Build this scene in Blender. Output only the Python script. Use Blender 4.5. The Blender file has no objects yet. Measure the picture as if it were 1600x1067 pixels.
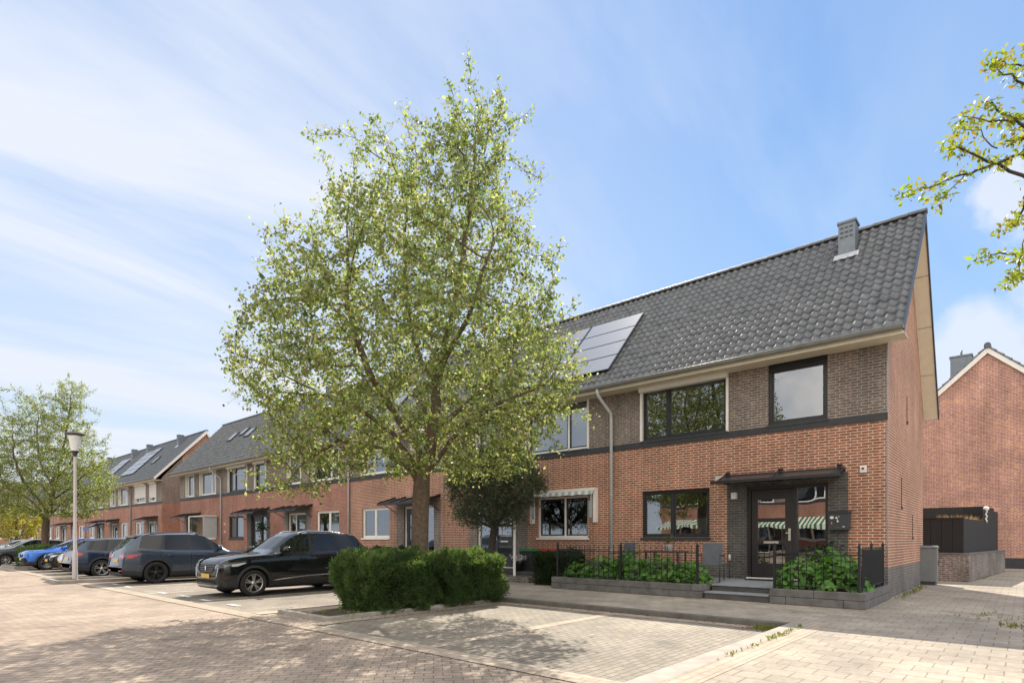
import bpy, bmesh, math, random
import numpy as np
from mathutils import Vector, Matrix, noise
from mathutils.bvhtree import BVHTree
R = math.radians
random.seed(7); rng = np.random.default_rng(7)
scene = bpy.context.scene
COL = scene.collection
# ------------------------------------------------------------------ camera
cam_d = bpy.data.cameras.new('camera'); cam = bpy.data.objects.new('camera', cam_d); COL.objects.link(cam)
cam.location = (0, 0, 1.4); cam.rotation_euler = (R(90), 0, R(41.363))
cam_d.sensor_width = 36; cam_d.lens = 36*908.6/1600; cam_d.shift_y = 308.5/1600
cam_d.clip_end = 3000; cam_d.clip_start = .05
scene.camera = cam
CA, SA = math.cos(R(41.363)), math.sin(R(41.363))
def at_px(u, v, d):           # world point seen at photo pixel u,v at view depth d
    l = (u-800)/908.6*d
    return Vector((-SA*d+CA*l, CA*d+SA*l, 1.4-(v-842)/908.6*d))
# ------------------------------------------------------------------ light and sky
SUN = Vector((-.58, .895, 1.0)).normalized()
scene.view_settings.view_transform = 'Standard'; scene.view_settings.look = 'None'
scene.view_settings.exposure = 1.15; scene.view_settings.gamma = 1
world = bpy.data.worlds.new('World'); scene.world = world; world.use_nodes = True
wn, wl = world.node_tree.nodes, world.node_tree.links
bg = wn['Background']; bg.inputs[1].default_value = .105
sky = wn.new('ShaderNodeTexSky'); sky.sky_type = 'NISHITA'; sky.sun_disc = False
sky.sun_elevation = math.asin(SUN.z); sky.sun_rotation = math.atan2(SUN.x, SUN.y)
sky.air_density = 1.0; sky.dust_density = .2; sky.ozone_density = 2; sky.altitude = 0
geo = wn.new('ShaderNodeTexCoord')
def wnode(t, **k):
    n = wn.new(t)
    for a, b in k.items(): setattr(n, a, b)
    return n
# thin cirrus: noise stretched along one direction on a plane above the place
sep = wnode('ShaderNodeSeparateXYZ'); wl.new(geo.outputs['Generated'], sep.inputs[0])
zc = wnode('ShaderNodeMath', operation='MAXIMUM'); wl.new(sep.outputs[2], zc.inputs[0]); zc.inputs[1].default_value = .03
zz = wnode('ShaderNodeMath', operation='ADD'); wl.new(zc.outputs[0], zz.inputs[0]); zz.inputs[1].default_value = .16
dv = wnode('ShaderNodeVectorMath', operation='DIVIDE'); wl.new(geo.outputs['Generated'], dv.inputs[0])
cb = wnode('ShaderNodeCombineXYZ')
for i in range(3): wl.new(zz.outputs[0], cb.inputs[i])
wl.new(cb.outputs[0], dv.inputs[1])
mp = wnode('ShaderNodeMapping'); wl.new(dv.outputs[0], mp.inputs[0]); mp.inputs['Rotation'].default_value = (0, 0, R(62)); mp.inputs['Scale'].default_value = (1.0, .32, 0)
n1 = wnode('ShaderNodeTexNoise'); wl.new(mp.outputs[0], n1.inputs['Vector']); n1.inputs['Scale'].default_value = 1.9; n1.inputs['Detail'].default_value = 9; n1.inputs['Roughness'].default_value = .56; n1.inputs['Distortion'].default_value = .5
r1 = wnode('ShaderNodeMapRange'); wl.new(n1.outputs[0], r1.inputs[0]); r1.inputs[1].default_value = .40; r1.inputs[2].default_value = .74; r1.inputs[3].default_value = 0; r1.inputs[4].default_value = .9
# thicker towards the left half of the view (world -X), thin on the right
dt = wnode('ShaderNodeVectorMath', operation='DOT_PRODUCT'); wl.new(geo.outputs['Generated'], dt.inputs[0]); dt.inputs[1].default_value = (-.96, .1, .1)
r2 = wnode('ShaderNodeMapRange'); wl.new(dt.outputs['Value'], r2.inputs[0]); r2.inputs[1].default_value = .25; r2.inputs[2].default_value = .85; r2.inputs[3].default_value = .3; r2.inputs[4].default_value = 1.0
mu = wnode('ShaderNodeMath', operation='MULTIPLY'); wl.new(r1.outputs[0], mu.inputs[0]); wl.new(r2.outputs[0], mu.inputs[1])
# base milkiness on the sun side
r3 = wnode('ShaderNodeMapRange'); wl.new(dt.outputs['Value'], r3.inputs[0]); r3.inputs[1].default_value = .3; r3.inputs[2].default_value = .9; r3.inputs[3].default_value = .02; r3.inputs[4].default_value = .55
ad = wnode('ShaderNodeMath', operation='ADD', use_clamp=True); wl.new(mu.outputs[0], ad.inputs[0]); wl.new(r3.outputs[0], ad.inputs[1])
# a few small cumulus low on the right
n2 = wnode('ShaderNodeTexNoise'); wl.new(geo.outputs['Generated'], n2.inputs['Vector']); n2.inputs['Scale'].default_value = 17; n2.inputs['Detail'].default_value = 7; n2.inputs['Roughness'].default_value = .5
last = None
for dvec, c0, c1 in (((-.005, .915, .402), .9985, .9996), ((-.055, .97, .235), .9965, .9985), ((.05, .955, .29), .9975, .999)):
    dd_ = Vector(dvec).normalized(); q1 = wnode('ShaderNodeVectorMath', operation='DOT_PRODUCT'); wl.new(geo.outputs['Generated'], q1.inputs[0]); q1.inputs[1].default_value = dd_
    q2 = wnode('ShaderNodeMath', operation='MULTIPLY_ADD'); wl.new(n2.outputs[0], q2.inputs[0]); q2.inputs[1].default_value = .005; wl.new(q1.outputs['Value'], q2.inputs[2])
    q3 = wnode('ShaderNodeMapRange'); wl.new(q2.outputs[0], q3.inputs[0]); q3.inputs[1].default_value = c0+.0025; q3.inputs[2].default_value = c1+.0025; q3.inputs[3].default_value = 0; q3.inputs[4].default_value = .85
    if last is None: last = q3
    else:
        q4 = wnode('ShaderNodeMath', operation='MAXIMUM'); wl.new(last.outputs[0], q4.inputs[0]); wl.new(q3.outputs[0], q4.inputs[1]); last = q4
m4 = last
mx = wnode('ShaderNodeMath', operation='MAXIMUM'); wl.new(ad.outputs[0], mx.inputs[0]); wl.new(m4.outputs[0], mx.inputs[1])
# clear sky: the physical sky softened by a deeper blue gradient with height
gr = wnode('ShaderNodeValToRGB'); wl.new(sep.outputs[2], gr.inputs[0])
ge = gr.color_ramp.elements; ge[0].position = 0; ge[0].color = (.30, .36, .44, 1); ge[1].position = .8; ge[1].color = (.07, .155, .335, 1)
for p_, c_ in ((.12, (.23, .32, .43, 1)), (.32, (.135, .245, .41, 1)), (.55, (.09, .19, .37, 1))):
    k_ = ge.new(p_); k_.color = c_
gs = wnode('ShaderNodeVectorMath', operation='SCALE'); wl.new(gr.outputs[0], gs.inputs[0]); gs.inputs['Scale'].default_value = 10
sk2 = wnode('ShaderNodeMix', data_type='RGBA'); sk2.inputs[0].default_value = .9; wl.new(sky.outputs[0], sk2.inputs[6]); wl.new(gs.outputs[0], sk2.inputs[7])
mix = wnode('ShaderNodeMix', data_type='RGBA'); wl.new(mx.outputs[0], mix.inputs[0]); wl.new(sk2.outputs[2], mix.inputs[6]); mix.inputs[7].default_value = (3.6, 3.85, 4.35, 1)
# unseen bright cloud bank, added behind the camera to lift the shaded house fronts
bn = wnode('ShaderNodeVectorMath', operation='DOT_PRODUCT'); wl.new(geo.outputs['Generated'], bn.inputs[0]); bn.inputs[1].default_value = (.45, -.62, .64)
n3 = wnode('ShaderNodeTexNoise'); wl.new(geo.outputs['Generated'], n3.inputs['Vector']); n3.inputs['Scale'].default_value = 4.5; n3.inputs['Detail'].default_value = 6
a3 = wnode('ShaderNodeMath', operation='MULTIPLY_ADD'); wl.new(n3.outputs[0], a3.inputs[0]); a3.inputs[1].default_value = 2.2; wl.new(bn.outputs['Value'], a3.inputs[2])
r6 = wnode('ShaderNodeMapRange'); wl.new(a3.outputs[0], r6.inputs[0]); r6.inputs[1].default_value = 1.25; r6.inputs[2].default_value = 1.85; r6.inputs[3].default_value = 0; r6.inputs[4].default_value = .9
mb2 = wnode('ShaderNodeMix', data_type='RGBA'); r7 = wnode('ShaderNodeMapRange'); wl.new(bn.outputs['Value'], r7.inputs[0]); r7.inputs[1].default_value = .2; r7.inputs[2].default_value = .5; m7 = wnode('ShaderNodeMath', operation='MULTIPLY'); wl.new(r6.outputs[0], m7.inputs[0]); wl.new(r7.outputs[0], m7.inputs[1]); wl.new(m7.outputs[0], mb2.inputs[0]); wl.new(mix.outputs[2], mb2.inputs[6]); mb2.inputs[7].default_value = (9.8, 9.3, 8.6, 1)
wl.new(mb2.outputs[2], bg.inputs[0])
sd = bpy.data.lights.new('sun', 'SUN'); so = bpy.data.objects.new('sun', sd); COL.objects.link(so)
sd.energy = 3.7; sd.angle = R(.5); sd.color = (1, .90, .76)
so.rotation_euler = SUN.to_track_quat('Z', 'Y').to_euler(); so.location = SUN*50
# ------------------------------------------------------------------ materials
def newmat(name):
    m = bpy.data.materials.new(name); m.use_nodes = True
    return m, m.node_tree.nodes, m.node_tree.links, m.node_tree.nodes['Principled BSDF']
def col4(c): return (c[0], c[1], c[2], 1)
def plain(name, c, rough=.6, metal=0, var=.12, scale=6, coat=0, spec=.5, bump=0, bscale=60):
    m, n, l, p = newmat(name)
    p.inputs['Roughness'].default_value = rough; p.inputs['Metallic'].default_value = metal
    p.inputs['Coat Weight'].default_value = coat; p.inputs['Coat Roughness'].default_value = .02
    p.inputs['Specular IOR Level'].default_value = spec
    tc = n.new('ShaderNodeNewGeometry')
    t = n.new('ShaderNodeTexNoise'); t.inputs['Scale'].default_value = scale; t.inputs['Detail'].default_value = 5
    l.new(tc.outputs['Position'], t.inputs['Vector'])
    mr = n.new('ShaderNodeMapRange'); l.new(t.outputs[0], mr.inputs[0]); mr.inputs[1].default_value = .25; mr.inputs[2].default_value = .75
    mr.inputs[3].default_value = 1-var; mr.inputs[4].default_value = 1+var
    mm = n.new('ShaderNodeVectorMath'); mm.operation = 'SCALE'; mm.inputs[0].default_value = c[:3]; l.new(mr.outputs[0], mm.inputs['Scale'])
    l.new(mm.outputs[0], p.inputs['Base Color'])
    if bump:
        t2 = n.new('ShaderNodeTexNoise'); t2.inputs['Scale'].default_value = bscale; t2.inputs['Detail'].default_value = 4; l.new(tc.outputs['Position'], t2.inputs['Vector'])
        b = n.new('ShaderNodeBump'); b.inputs['Strength'].default_value = bump; b.inputs['Distance'].default_value = .01; l.new(t2.outputs[0], b.inputs['Height']); l.new(b.outputs[0], p.inputs['Normal'])
    return m
def brick(name, c1, c2, mortar, bw=.22, rh=.068, ms=.011, mode='wall', rot=0, rough=.85, bump=.35, offset=.5, freq=2, stain=.25, c3=None, squash=1, patch=.0, bias=0.0, speck=0):
    m, n, l, p = newmat(name)
    p.inputs['Roughness'].default_value = rough
    g = n.new('ShaderNodeNewGeometry'); s = n.new('ShaderNodeSeparateXYZ'); l.new(g.outputs['Position'], s.inputs[0])
    cmb = n.new('ShaderNodeCombineXYZ')
    if mode == 'wall':
        a = n.new('ShaderNodeMath'); a.operation = 'ADD'; l.new(s.outputs[0], a.inputs[0]); l.new(s.outputs[1], a.inputs[1])
        l.new(a.outputs[0], cmb.inputs[0]); l.new(s.outputs[2], cmb.inputs[1]); vec = cmb.outputs[0]
    else:
        l.new(s.outputs[0], cmb.inputs[0]); l.new(s.outputs[1], cmb.inputs[1])
        mpp = n.new('ShaderNodeMapping'); mpp.inputs['Rotation'].default_value = (0, 0, rot); l.new(cmb.outputs[0], mpp.inputs[0]); vec = mpp.outputs[0]
    # slight waviness so the courses are not ruler straight
    nz = n.new('ShaderNodeTexNoise'); nz.inputs['Scale'].default_value = 2.3; l.new(g.outputs['Position'], nz.inputs['Vector'])
    sc = n.new('ShaderNodeVectorMath'); sc.operation = 'MULTIPLY_ADD'; l.new(nz.outputs['Color'], sc.inputs[0]); sc.inputs[1].default_value = (.012,)*3 if mode != 'wall' else (.006,)*3; l.new(vec, sc.inputs[2])
    b = n.new('ShaderNodeTexBrick'); l.new(sc.outputs[0], b.inputs['Vector'])
    b.offset = offset; b.offset_frequency = freq; b.squash = squash
    b.inputs['Color1'].default_value = col4(c1); b.inputs['Color2'].default_value = col4(c2); b.inputs['Mortar'].default_value = col4(mortar)
    b.inputs['Scale'].default_value = 1; b.inputs['Brick Width'].default_value = bw; b.inputs['Row Height'].default_value = rh
    b.inputs['Mortar Size'].default_value = ms; b.inputs['Mortar Smooth'].default_value = .15; b.inputs['Bias'].default_value = bias
    out = b.outputs['Color']
    def noise_mul(out, scale, lo, hi, det=6):
        t = n.new('ShaderNodeTexNoise'); t.inputs['Scale'].default_value = scale; t.inputs['Detail'].default_value = det; l.new(g.outputs['Position'], t.inputs['Vector'])
        mr = n.new('ShaderNodeMapRange'); l.new(t.outputs[0], mr.inputs[0]); mr.inputs[1].default_value = .3; mr.inputs[2].default_value = .7; mr.inputs[3].default_value = lo; mr.inputs[4].default_value = hi
        v = n.new('ShaderNodeVectorMath'); v.operation = 'SCALE'; l.new(out, v.inputs[0]); l.new(mr.outputs[0], v.inputs['Scale']); return v.outputs[0]
    if c3:
        t = n.new('ShaderNodeTexNoise'); t.inputs['Scale'].default_value = 7; t.inputs['Detail'].default_value = 2; l.new(g.outputs['Position'], t.inputs['Vector'])
        mr = n.new('ShaderNodeMapRange'); l.new(t.outputs[0], mr.inputs[0]); mr.inputs[1].default_value = .5; mr.inputs[2].default_value = .65; mr.inputs[4].default_value = .7
        inv = n.new('ShaderNodeMath'); inv.operation = 'SUBTRACT'; inv.inputs[0].default_value = 1; l.new(b.outputs['Fac'], inv.inputs[1])
        mm = n.new('ShaderNodeMath'); mm.operation = 'MULTIPLY'; l.new(mr.outputs[0], mm.inputs[0]); l.new(inv.outputs[0], mm.inputs[1])
        mxx = n.new('ShaderNodeMix'); mxx.data_type = 'RGBA'; l.new(mm.outputs[0], mxx.inputs[0]); l.new(out, mxx.inputs[6]); mxx.inputs[7].default_value = col4(c3); out = mxx.outputs[2]
    if mode == 'wall':
        sm_ = n.new('ShaderNodeMapping'); sm_.inputs['Scale'].default_value = (3.2, 3.2, .28); l.new(g.outputs['Position'], sm_.inputs[0])
        t = n.new('ShaderNodeTexNoise'); t.inputs['Scale'].default_value = 1; t.inputs['Detail'].default_value = 7; t.inputs['Roughness'].default_value = .6; l.new(sm_.outputs[0], t.inputs['Vector'])
        mr = n.new('ShaderNodeMapRange'); l.new(t.outputs[0], mr.inputs[0]); mr.inputs[1].default_value = .35; mr.inputs[2].default_value = .65; mr.inputs[3].default_value = .88; mr.inputs[4].default_value = 1.08
        v = n.new('ShaderNodeVectorMath'); v.operation = 'SCALE'; l.new(out, v.inputs[0]); l.new(mr.outputs[0], v.inputs['Scale']); out = v.outputs[0]
    out = noise_mul(out, 14, 1-stain*.5, 1+stain*.5, 8)
    out = noise_mul(out, .9, 1-stain*.6, 1+stain*.6, 5)
    if patch: out = noise_mul(out, .25, 1-patch, 1+patch, 3)
    if mode == 'floor':
        out = noise_mul(out, 1.7, .84, 1.1, 10)
        t = n.new('ShaderNodeTexNoise'); t.inputs['Scale'].default_value = 1.1; t.inputs['Detail'].default_value = 3; l.new(g.outputs['Position'], t.inputs['Vector'])   # oil and tyre stains
        mr = n.new('ShaderNodeMapRange'); l.new(t.outputs[0], mr.inputs[0]); mr.inputs[1].default_value = .64; mr.inputs[2].default_value = .72; mr.inputs[3].default_value = 1; mr.inputs[4].default_value = .68
        v = n.new('ShaderNodeVectorMath'); v.operation = 'SCALE'; l.new(out, v.inputs[0]); l.new(mr.outputs[0], v.inputs['Scale']); out = v.outputs[0]
    if speck: out = noise_mul(out, 160, 1-speck, 1+speck, 2)
    l.new(out, p.inputs['Base Color'])
    bp = n.new('ShaderNodeBump'); bp.inputs['Strength'].default_value = bump; bp.inputs['Distance'].default_value = .008; bp.invert = True
    l.new(b.outputs['Fac'], bp.inputs['Height']); l.new(bp.outputs[0], p.inputs['Normal'])
    return m
def leafmat(name, cols, trans=.5, rough=.5, tcol=None):
    m, n, l, p = newmat(name)
    g = n.new('ShaderNodeNewGeometry'); cr = n.new('ShaderNodeValToRGB'); l.new(g.outputs['Random Per Island'], cr.inputs[0])
    e = cr.color_ramp.elements
    e[0].position = 0; e[0].color = col4(cols[0]); e[1].position = 1; e[1].color = col4(cols[-1])
    for i, c in enumerate(cols[1:-1]):
        k = e.new((i+1)/(len(cols)-1)); k.color = col4(c)
    l.new(cr.outputs[0], p.inputs['Base Color']); p.inputs['Roughness'].default_value = rough
    p.inputs['Specular IOR Level'].default_value = .35
    t = n.new('ShaderNodeBsdfTranslucent')
    v = n.new('ShaderNodeVectorMath'); v.operation = 'MULTIPLY'; l.new(cr.outputs[0], v.inputs[0]); v.inputs[1].default_value = tcol or (2.3, 2.1, 1.0)
    l.new(v.outputs[0], t.inputs[0])
    mxs = n.new('ShaderNodeMixShader'); mxs.inputs[0].default_value = trans
    l.new(p.outputs[0], mxs.inputs[1]); l.new(t.outputs[0], mxs.inputs[2]); l.new(mxs.outputs[0], n['Material Output'].inputs[0])
    return m
def glassmat(name, tint=(.62, .68, .68), ior=2.0):
    m, n, l, p = newmat(name); n.remove(p)
    tr = n.new('ShaderNodeBsdfTransparent'); tr.inputs[0].default_value = col4(tint)
    gl = n.new('ShaderNodeBsdfGlossy'); gl.inputs['Roughness'].default_value = .0; gl.inputs[0].default_value = (.95, .97, 1, 1)
    g = n.new('ShaderNodeNewGeometry')
    nz = n.new('ShaderNodeTexNoise'); nz.inputs['Scale'].default_value = 1.3; nz.inputs['Detail'].default_value = 1; l.new(g.outputs['Position'], nz.inputs['Vector'])
    b = n.new('ShaderNodeBump'); b.inputs['Strength'].default_value = .12; b.inputs['Distance'].default_value = .02; l.new(nz.outputs[0], b.inputs['Height']); l.new(b.outputs[0], gl.inputs['Normal'])
    fr = n.new('ShaderNodeFresnel'); fr.inputs[0].default_value = ior
    mr = n.new('ShaderNodeMapRange'); l.new(fr.outputs[0], mr.inputs[0]); mr.inputs[3].default_value = .14; mr.inputs[4].default_value = 1
    mxs = n.new('ShaderNodeMixShader'); l.new(mr.outputs[0], mxs.inputs[0]); l.new(tr.outputs[0], mxs.inputs[1]); l.new(gl.outputs[0], mxs.inputs[2])
    l.new(mxs.outputs[0], n['Material Output'].inputs[0]); return m
def stripes(name, ca, cb_, w, axis=0, rough=.8):
    m, n, l, p = newmat(name); p.inputs['Roughness'].default_value = rough
    g = n.new('ShaderNodeNewGeometry'); s = n.new('ShaderNodeSeparateXYZ'); l.new(g.outputs['Position'], s.inputs[0])
    d = n.new('ShaderNodeMath'); d.operation = 'DIVIDE'; l.new(s.outputs[axis], d.inputs[0]); d.inputs[1].default_value = w
    f = n.new('ShaderNodeMath'); f.operation = 'FLOORED_MODULO'; l.new(d.outputs[0], f.inputs[0]); f.inputs[1].default_value = 1
    c = n.new('ShaderNodeMath'); c.operation = 'GREATER_THAN'; l.new(f.outputs[0], c.inputs[0]); c.inputs[1].default_value = .5
    mxx = n.new('ShaderNodeMix'); mxx.data_type = 'RGBA'; l.new(c.outputs[0], mxx.inputs[0]); mxx.inputs[6].default_value = col4(ca); mxx.inputs[7].default_value = col4(cb_)
    l.new(mxx.outputs[2], p.inputs['Base Color']); return m
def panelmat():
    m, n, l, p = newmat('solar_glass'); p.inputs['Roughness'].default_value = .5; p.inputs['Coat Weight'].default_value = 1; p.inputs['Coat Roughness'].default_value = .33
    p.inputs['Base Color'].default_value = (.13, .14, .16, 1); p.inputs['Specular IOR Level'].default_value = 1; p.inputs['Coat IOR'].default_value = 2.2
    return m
M = {}
M['brick'] = brick('red_brick', (.32, .095, .045), (.22, .064, .033), (.50, .41, .31), bw=.235, rh=.069, ms=.0115, c3=(.37, .13, .06), stain=.28, offset=.37)
M['brick_far'] = brick('red_brick_plain', (.31, .105, .062), (.22, .074, .046), (.40, .30, .235), bw=.22, rh=.066, ms=.009, c3=(.35, .14, .085), stain=.3, offset=.4)
M['brick_rear'] = brick('mottled_brick', (.38, .14, .08), (.27, .10, .085), (.54, .44, .39), bw=.22, rh=.066, ms=.0095, c3=(.52, .24, .09), stain=.35, offset=.5)
M['greybrick'] = brick('grey_brick', (.15, .118, .10), (.11, .09, .079), (.32, .27, .225), bw=.235, rh=.069, ms=.0105, c3=(.21, .16, .125), stain=.35, offset=.37)
M['darkbrick'] = brick('dark_brick', (.085, .074, .068), (.06, .054, .05), (.15, .135, .12), bw=.235, rh=.069, ms=.010, stain=.4, offset=.37)
M['plinth'] = brick('plinth_brick', (.13, .115, .105), (.10, .088, .082), (.19, .175, .16), bw=.235, rh=.069, ms=.010, stain=.4, offset=.37)
M['oldwall'] = brick('weathered_wall', (.15, .12, .105), (.10, .082, .075), (.24, .22, .20), bw=.22, rh=.066, ms=.012, stain=.6, c3=(.2, .16, .13))
M['street'] = brick('street_pavers', (.33, .26, .20), (.25, .195, .155), (.10, .078, .058), bw=.21, rh=.12, ms=.006, mode='floor', rot=R(-49), stain=.22, bump=.3, patch=.22, speck=.12)
M['bay'] = brick('parking_pavers', (.25, .215, .17), (.185, .165, .135), (.075, .06, .045), bw=.21, rh=.105, ms=.007, mode='floor', rot=R(90), offset=.5, stain=.3, bump=.3, patch=.22, speck=.35)
M['tilepave'] = brick('pavement_tiles', (.33, .285, .23), (.27, .235, .19), (.17, .14, .10), bw=.3, rh=.3, ms=.0075, mode='floor', rot=R(0), stain=.3, bump=.35, patch=.2, speck=.14)
M['strip'] = brick('kerb_strip_stone', (.38, .31, .24), (.32, .265, .21), (.22, .17, .12), bw=.21, rh=.105, ms=.007, mode='floor', rot=R(90), stain=.2, bump=.25, speck=.08)
M['stripx'] = brick('kerb_strip_stone_along', (.37, .30, .235), (.31, .26, .205), (.22, .17, .12), bw=.21, rh=.105, ms=.007, mode='floor', stain=.2, bump=.25, speck=.08)
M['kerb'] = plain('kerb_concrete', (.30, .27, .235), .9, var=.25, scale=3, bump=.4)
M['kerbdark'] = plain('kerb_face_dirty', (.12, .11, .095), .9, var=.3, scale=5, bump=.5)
M['tile'] = plain('roof_tile_glazed', (.105, .110, .115), .56, var=.45, scale=4, bump=.4, bscale=40, spec=.5)
M['tile_far'] = plain('roof_tile_dull', (.085, .095, .105), .5, var=.3, scale=6)
M['tile_brown'] = plain('roof_tile_brown', (.16, .12, .10), .6, var=.2, scale=6)
M['zinc'] = plain('zinc', (.28, .29, .29), .45, metal=.3, var=.15, scale=4)
M['gutter'] = plain('gutter_grey', (.20, .205, .195), .5, var=.2, scale=3)
M['pipe'] = plain('pipe_grey', (.42, .425, .42), .4, var=.08)
M['lead'] = plain('chimney_zinc', (.17, .19, .21), .45, metal=.4, var=.15)
M['flash'] = plain('lead_flashing', (.42, .43, .45), .5, var=.15)
M['white'] = plain('white_paint', (.74, .71, .66), .45, var=.05)
M['cream'] = plain('cream_board', (.66, .60, .47), .6, var=.06)
M['black'] = plain('black_frame', (.018, .019, .022), .38, var=.1)
M['anthr'] = plain('anthracite', (.035, .038, .044), .45, var=.1)
M['band'] = plain('dark_band', (.028, .03, .034), .55, var=.2)
M['glass'] = glassmat('window_glass')
M['glass_dark'] = glassmat('door_glass', (.4, .42, .42), 2.3)
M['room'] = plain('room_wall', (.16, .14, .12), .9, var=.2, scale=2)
M['curtain'] = plain('curtain', (.45, .45, .43), .9, var=.08, scale=20)
M['shutter'] = stripes('shutter_slats', (.62, .60, .57), (.50, .485, .46), .09, 2)
M['door_dark'] = plain('door_paint', (.022, .020, .020), .4, var=.1)
M['steel'] = plain('brushed_steel', (.65, .6, .55), .3, metal=.8, var=.05)
M['canopyg'] = plain('canopy_plate', (.045, .047, .05), .3, var=.15, spec=.5)
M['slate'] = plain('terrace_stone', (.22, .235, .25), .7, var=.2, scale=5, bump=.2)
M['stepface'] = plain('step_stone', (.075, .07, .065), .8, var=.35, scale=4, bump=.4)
M['planter'] = plain('sleeper_stone', (.13, .122, .115), .85, var=.35, scale=5, bump=.5, bscale=30)
M['iron'] = plain('black_iron', (.012, .012, .013), .45, var=.1)
M['rattan'] = plain('black_screen', (.014, .013, .013), .8, var=.4, scale=30)
M['soil'] = plain('soil', (.055, .04, .028), .95, var=.4, scale=12, bump=.8)
M['plastic'] = plain('grey_plastic', (.13, .14, .15), .5, var=.06)
M['cabinet'] = plain('cabinet_grey', (.165, .175, .18), .45, var=.08)
M['chair'] = plain('chair_fabric', (.085, .092, .105), .7, var=.15)
M['pot'] = plain('white_pot', (.6, .55, .5), .6, var=.08)
M['timber'] = stripes('black_boards', (.012, .012, .013), (.019, .019, .02), .3, 1)
M['bark'] = plain('bark', (.115, .082, .055), .9, var=.4, scale=14, bump=1, bscale=35)
M['bark2'] = plain('bark_dark', (.05, .04, .032), .9, var=.4, scale=14, bump=1, bscale=45)
M['leaf'] = leafmat('leaf_spring', [(.055, .09, .025), (.12, .165, .05), (.22, .27, .09), (.15, .12, .055), (.36, .38, .2), (.10, .16, .05)], trans=.55, tcol=(2.0, 2.05, 1.25))
M['leaf_y'] = leafmat('leaf_yellow', [(.16, .17, .03), (.26, .25, .05), (.2, .22, .05)], trans=.5, tcol=(2.4, 2.2, .9))
M['leaf_cherry'] = leafmat('leaf_cherry', [(.10, .16, .02), (.18, .24, .03), (.16, .11, .04), (.24, .27, .05)], trans=.45, tcol=(2.4, 2.4, .7))
M['leaf_olive'] = leafmat('leaf_olive', [(.07, .095, .05), (.11, .14, .075), (.10, .10, .06)], trans=.42, tcol=(1.2, 1.3, .9))
M['leaf_yew'] = leafmat('leaf_yew', [(.03, .062, .024), (.05, .095, .036), (.075, .125, .045), (.10, .10, .055)], trans=.55, tcol=(2.6, 2.6, 1.2))
M['leaf_dark'] = leafmat('leaf_dark', [(.012, .028, .008), (.02, .04, .012), (.03, .05, .015)], trans=.25)
M['leaf_hyd'] = leafmat('leaf_hydrangea', [(.05, .13, .02), (.085, .20, .03), (.13, .26, .05), (.06, .15, .03)], trans=.35, rough=.45, tcol=(1.5, 1.7, .7))
M['leaf_weed'] = leafmat('leaf_weed', [(.08, .13, .02), (.15, .2, .03), (.2, .12, .04)], trans=.3)
M['petal'] = leafmat('petal_white', [(.6, .55, .6), (.75, .72, .75)], trans=.3, tcol=(1, 1, 1))
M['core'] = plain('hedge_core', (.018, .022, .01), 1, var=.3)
M['tyre'] = plain('tyre', (.018, .018, .018), .85, var=.1)
M['rim'] = plain('rim_silver', (.5, .5, .5), .28, metal=.9, var=.03)
M['rim_dark'] = plain('rim_black', (.03, .03, .032), .3, metal=.3, var=.05)
M['well'] = plain('wheel_well', (.008, .008, .008), .95)
M['cladding'] = plain('cladding', (.022, .022, .024), .6)
M['chrome'] = plain('chrome', (.75, .75, .75), .12, metal=1, var=.02)
M['plate'] = plain('plate_yellow', (.62, .40, .04), .5)
M['ink'] = plain('ink', (.02, .02, .02), .6)
M['lampwhite'] = plain('lens', (.55, .56, .58), .1, coat=1)
M['lampdark'] = plain('lens_dark', (.08, .09, .1), .08, coat=1)
M['red'] = plain('tail_red', (.42, .02, .015), .15, coat=1)
def cglass():
    m, n, l, p = newmat('car_glass'); p.inputs['Base Color'].default_value = (.008, .010, .010, 1); p.inputs['Roughness'].default_value = .03
    p.inputs['IOR'].default_value = 1.5; return m
M['cglass'] = cglass()
def paint(name, c, metal=.3):
    m, n, l, p = newmat(name); p.inputs['Base Color'].default_value = col4(c); p.inputs['Metallic'].default_value = metal
    p.inputs['Specular IOR Level'].default_value = .1; p.inputs['Coat Weight'].default_value = 1; p.inputs['Coat Roughness'].default_value = .02; p.inputs['Coat IOR'].default_value = 1.5
    g = n.new('ShaderNodeNewGeometry'); t = n.new('ShaderNodeTexNoise'); t.inputs['Scale'].default_value = 3; t.inputs['Detail'].default_value = 6; l.new(g.outputs['Position'], t.inputs['Vector'])
    mr = n.new('ShaderNodeMapRange'); l.new(t.outputs[0], mr.inputs[0]); mr.inputs[3].default_value = .2; mr.inputs[4].default_value = .36; l.new(mr.outputs[0], p.inputs['Roughness'])
    return m
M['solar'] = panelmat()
M['awn'] = stripes('awning_blue_white', (.62, .62, .56), (.30, .36, .38), .27, 0)
M['awn_g'] = stripes('awning_green_white', (.72, .70, .60), (.05, .17, .09), .34, 0)
M['binblack'] = plain('bin_body', (.03, .033, .037), .6)
M['binred'] = plain('bin_red', (.40, .035, .03), .5)
M['bingreen'] = plain('bin_green', (.02, .20, .06), .5)
M['binblue'] = plain('bin_blue', (.03, .08, .3), .5)
M['straw'] = plain('straw', (.42, .27, .12), .9, var=.3, scale=20)
M['lamppost'] = plain('lamp_pole', (.52, .47, .47), .45, var=.06)
M['lampglass'] = plain('lamp_bowl', (.72, .72, .70), .3, coat=.5)
M['litter'] = plain('dry_leaves', (.22, .12, .055), .9, var=.5, scale=30)
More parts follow.
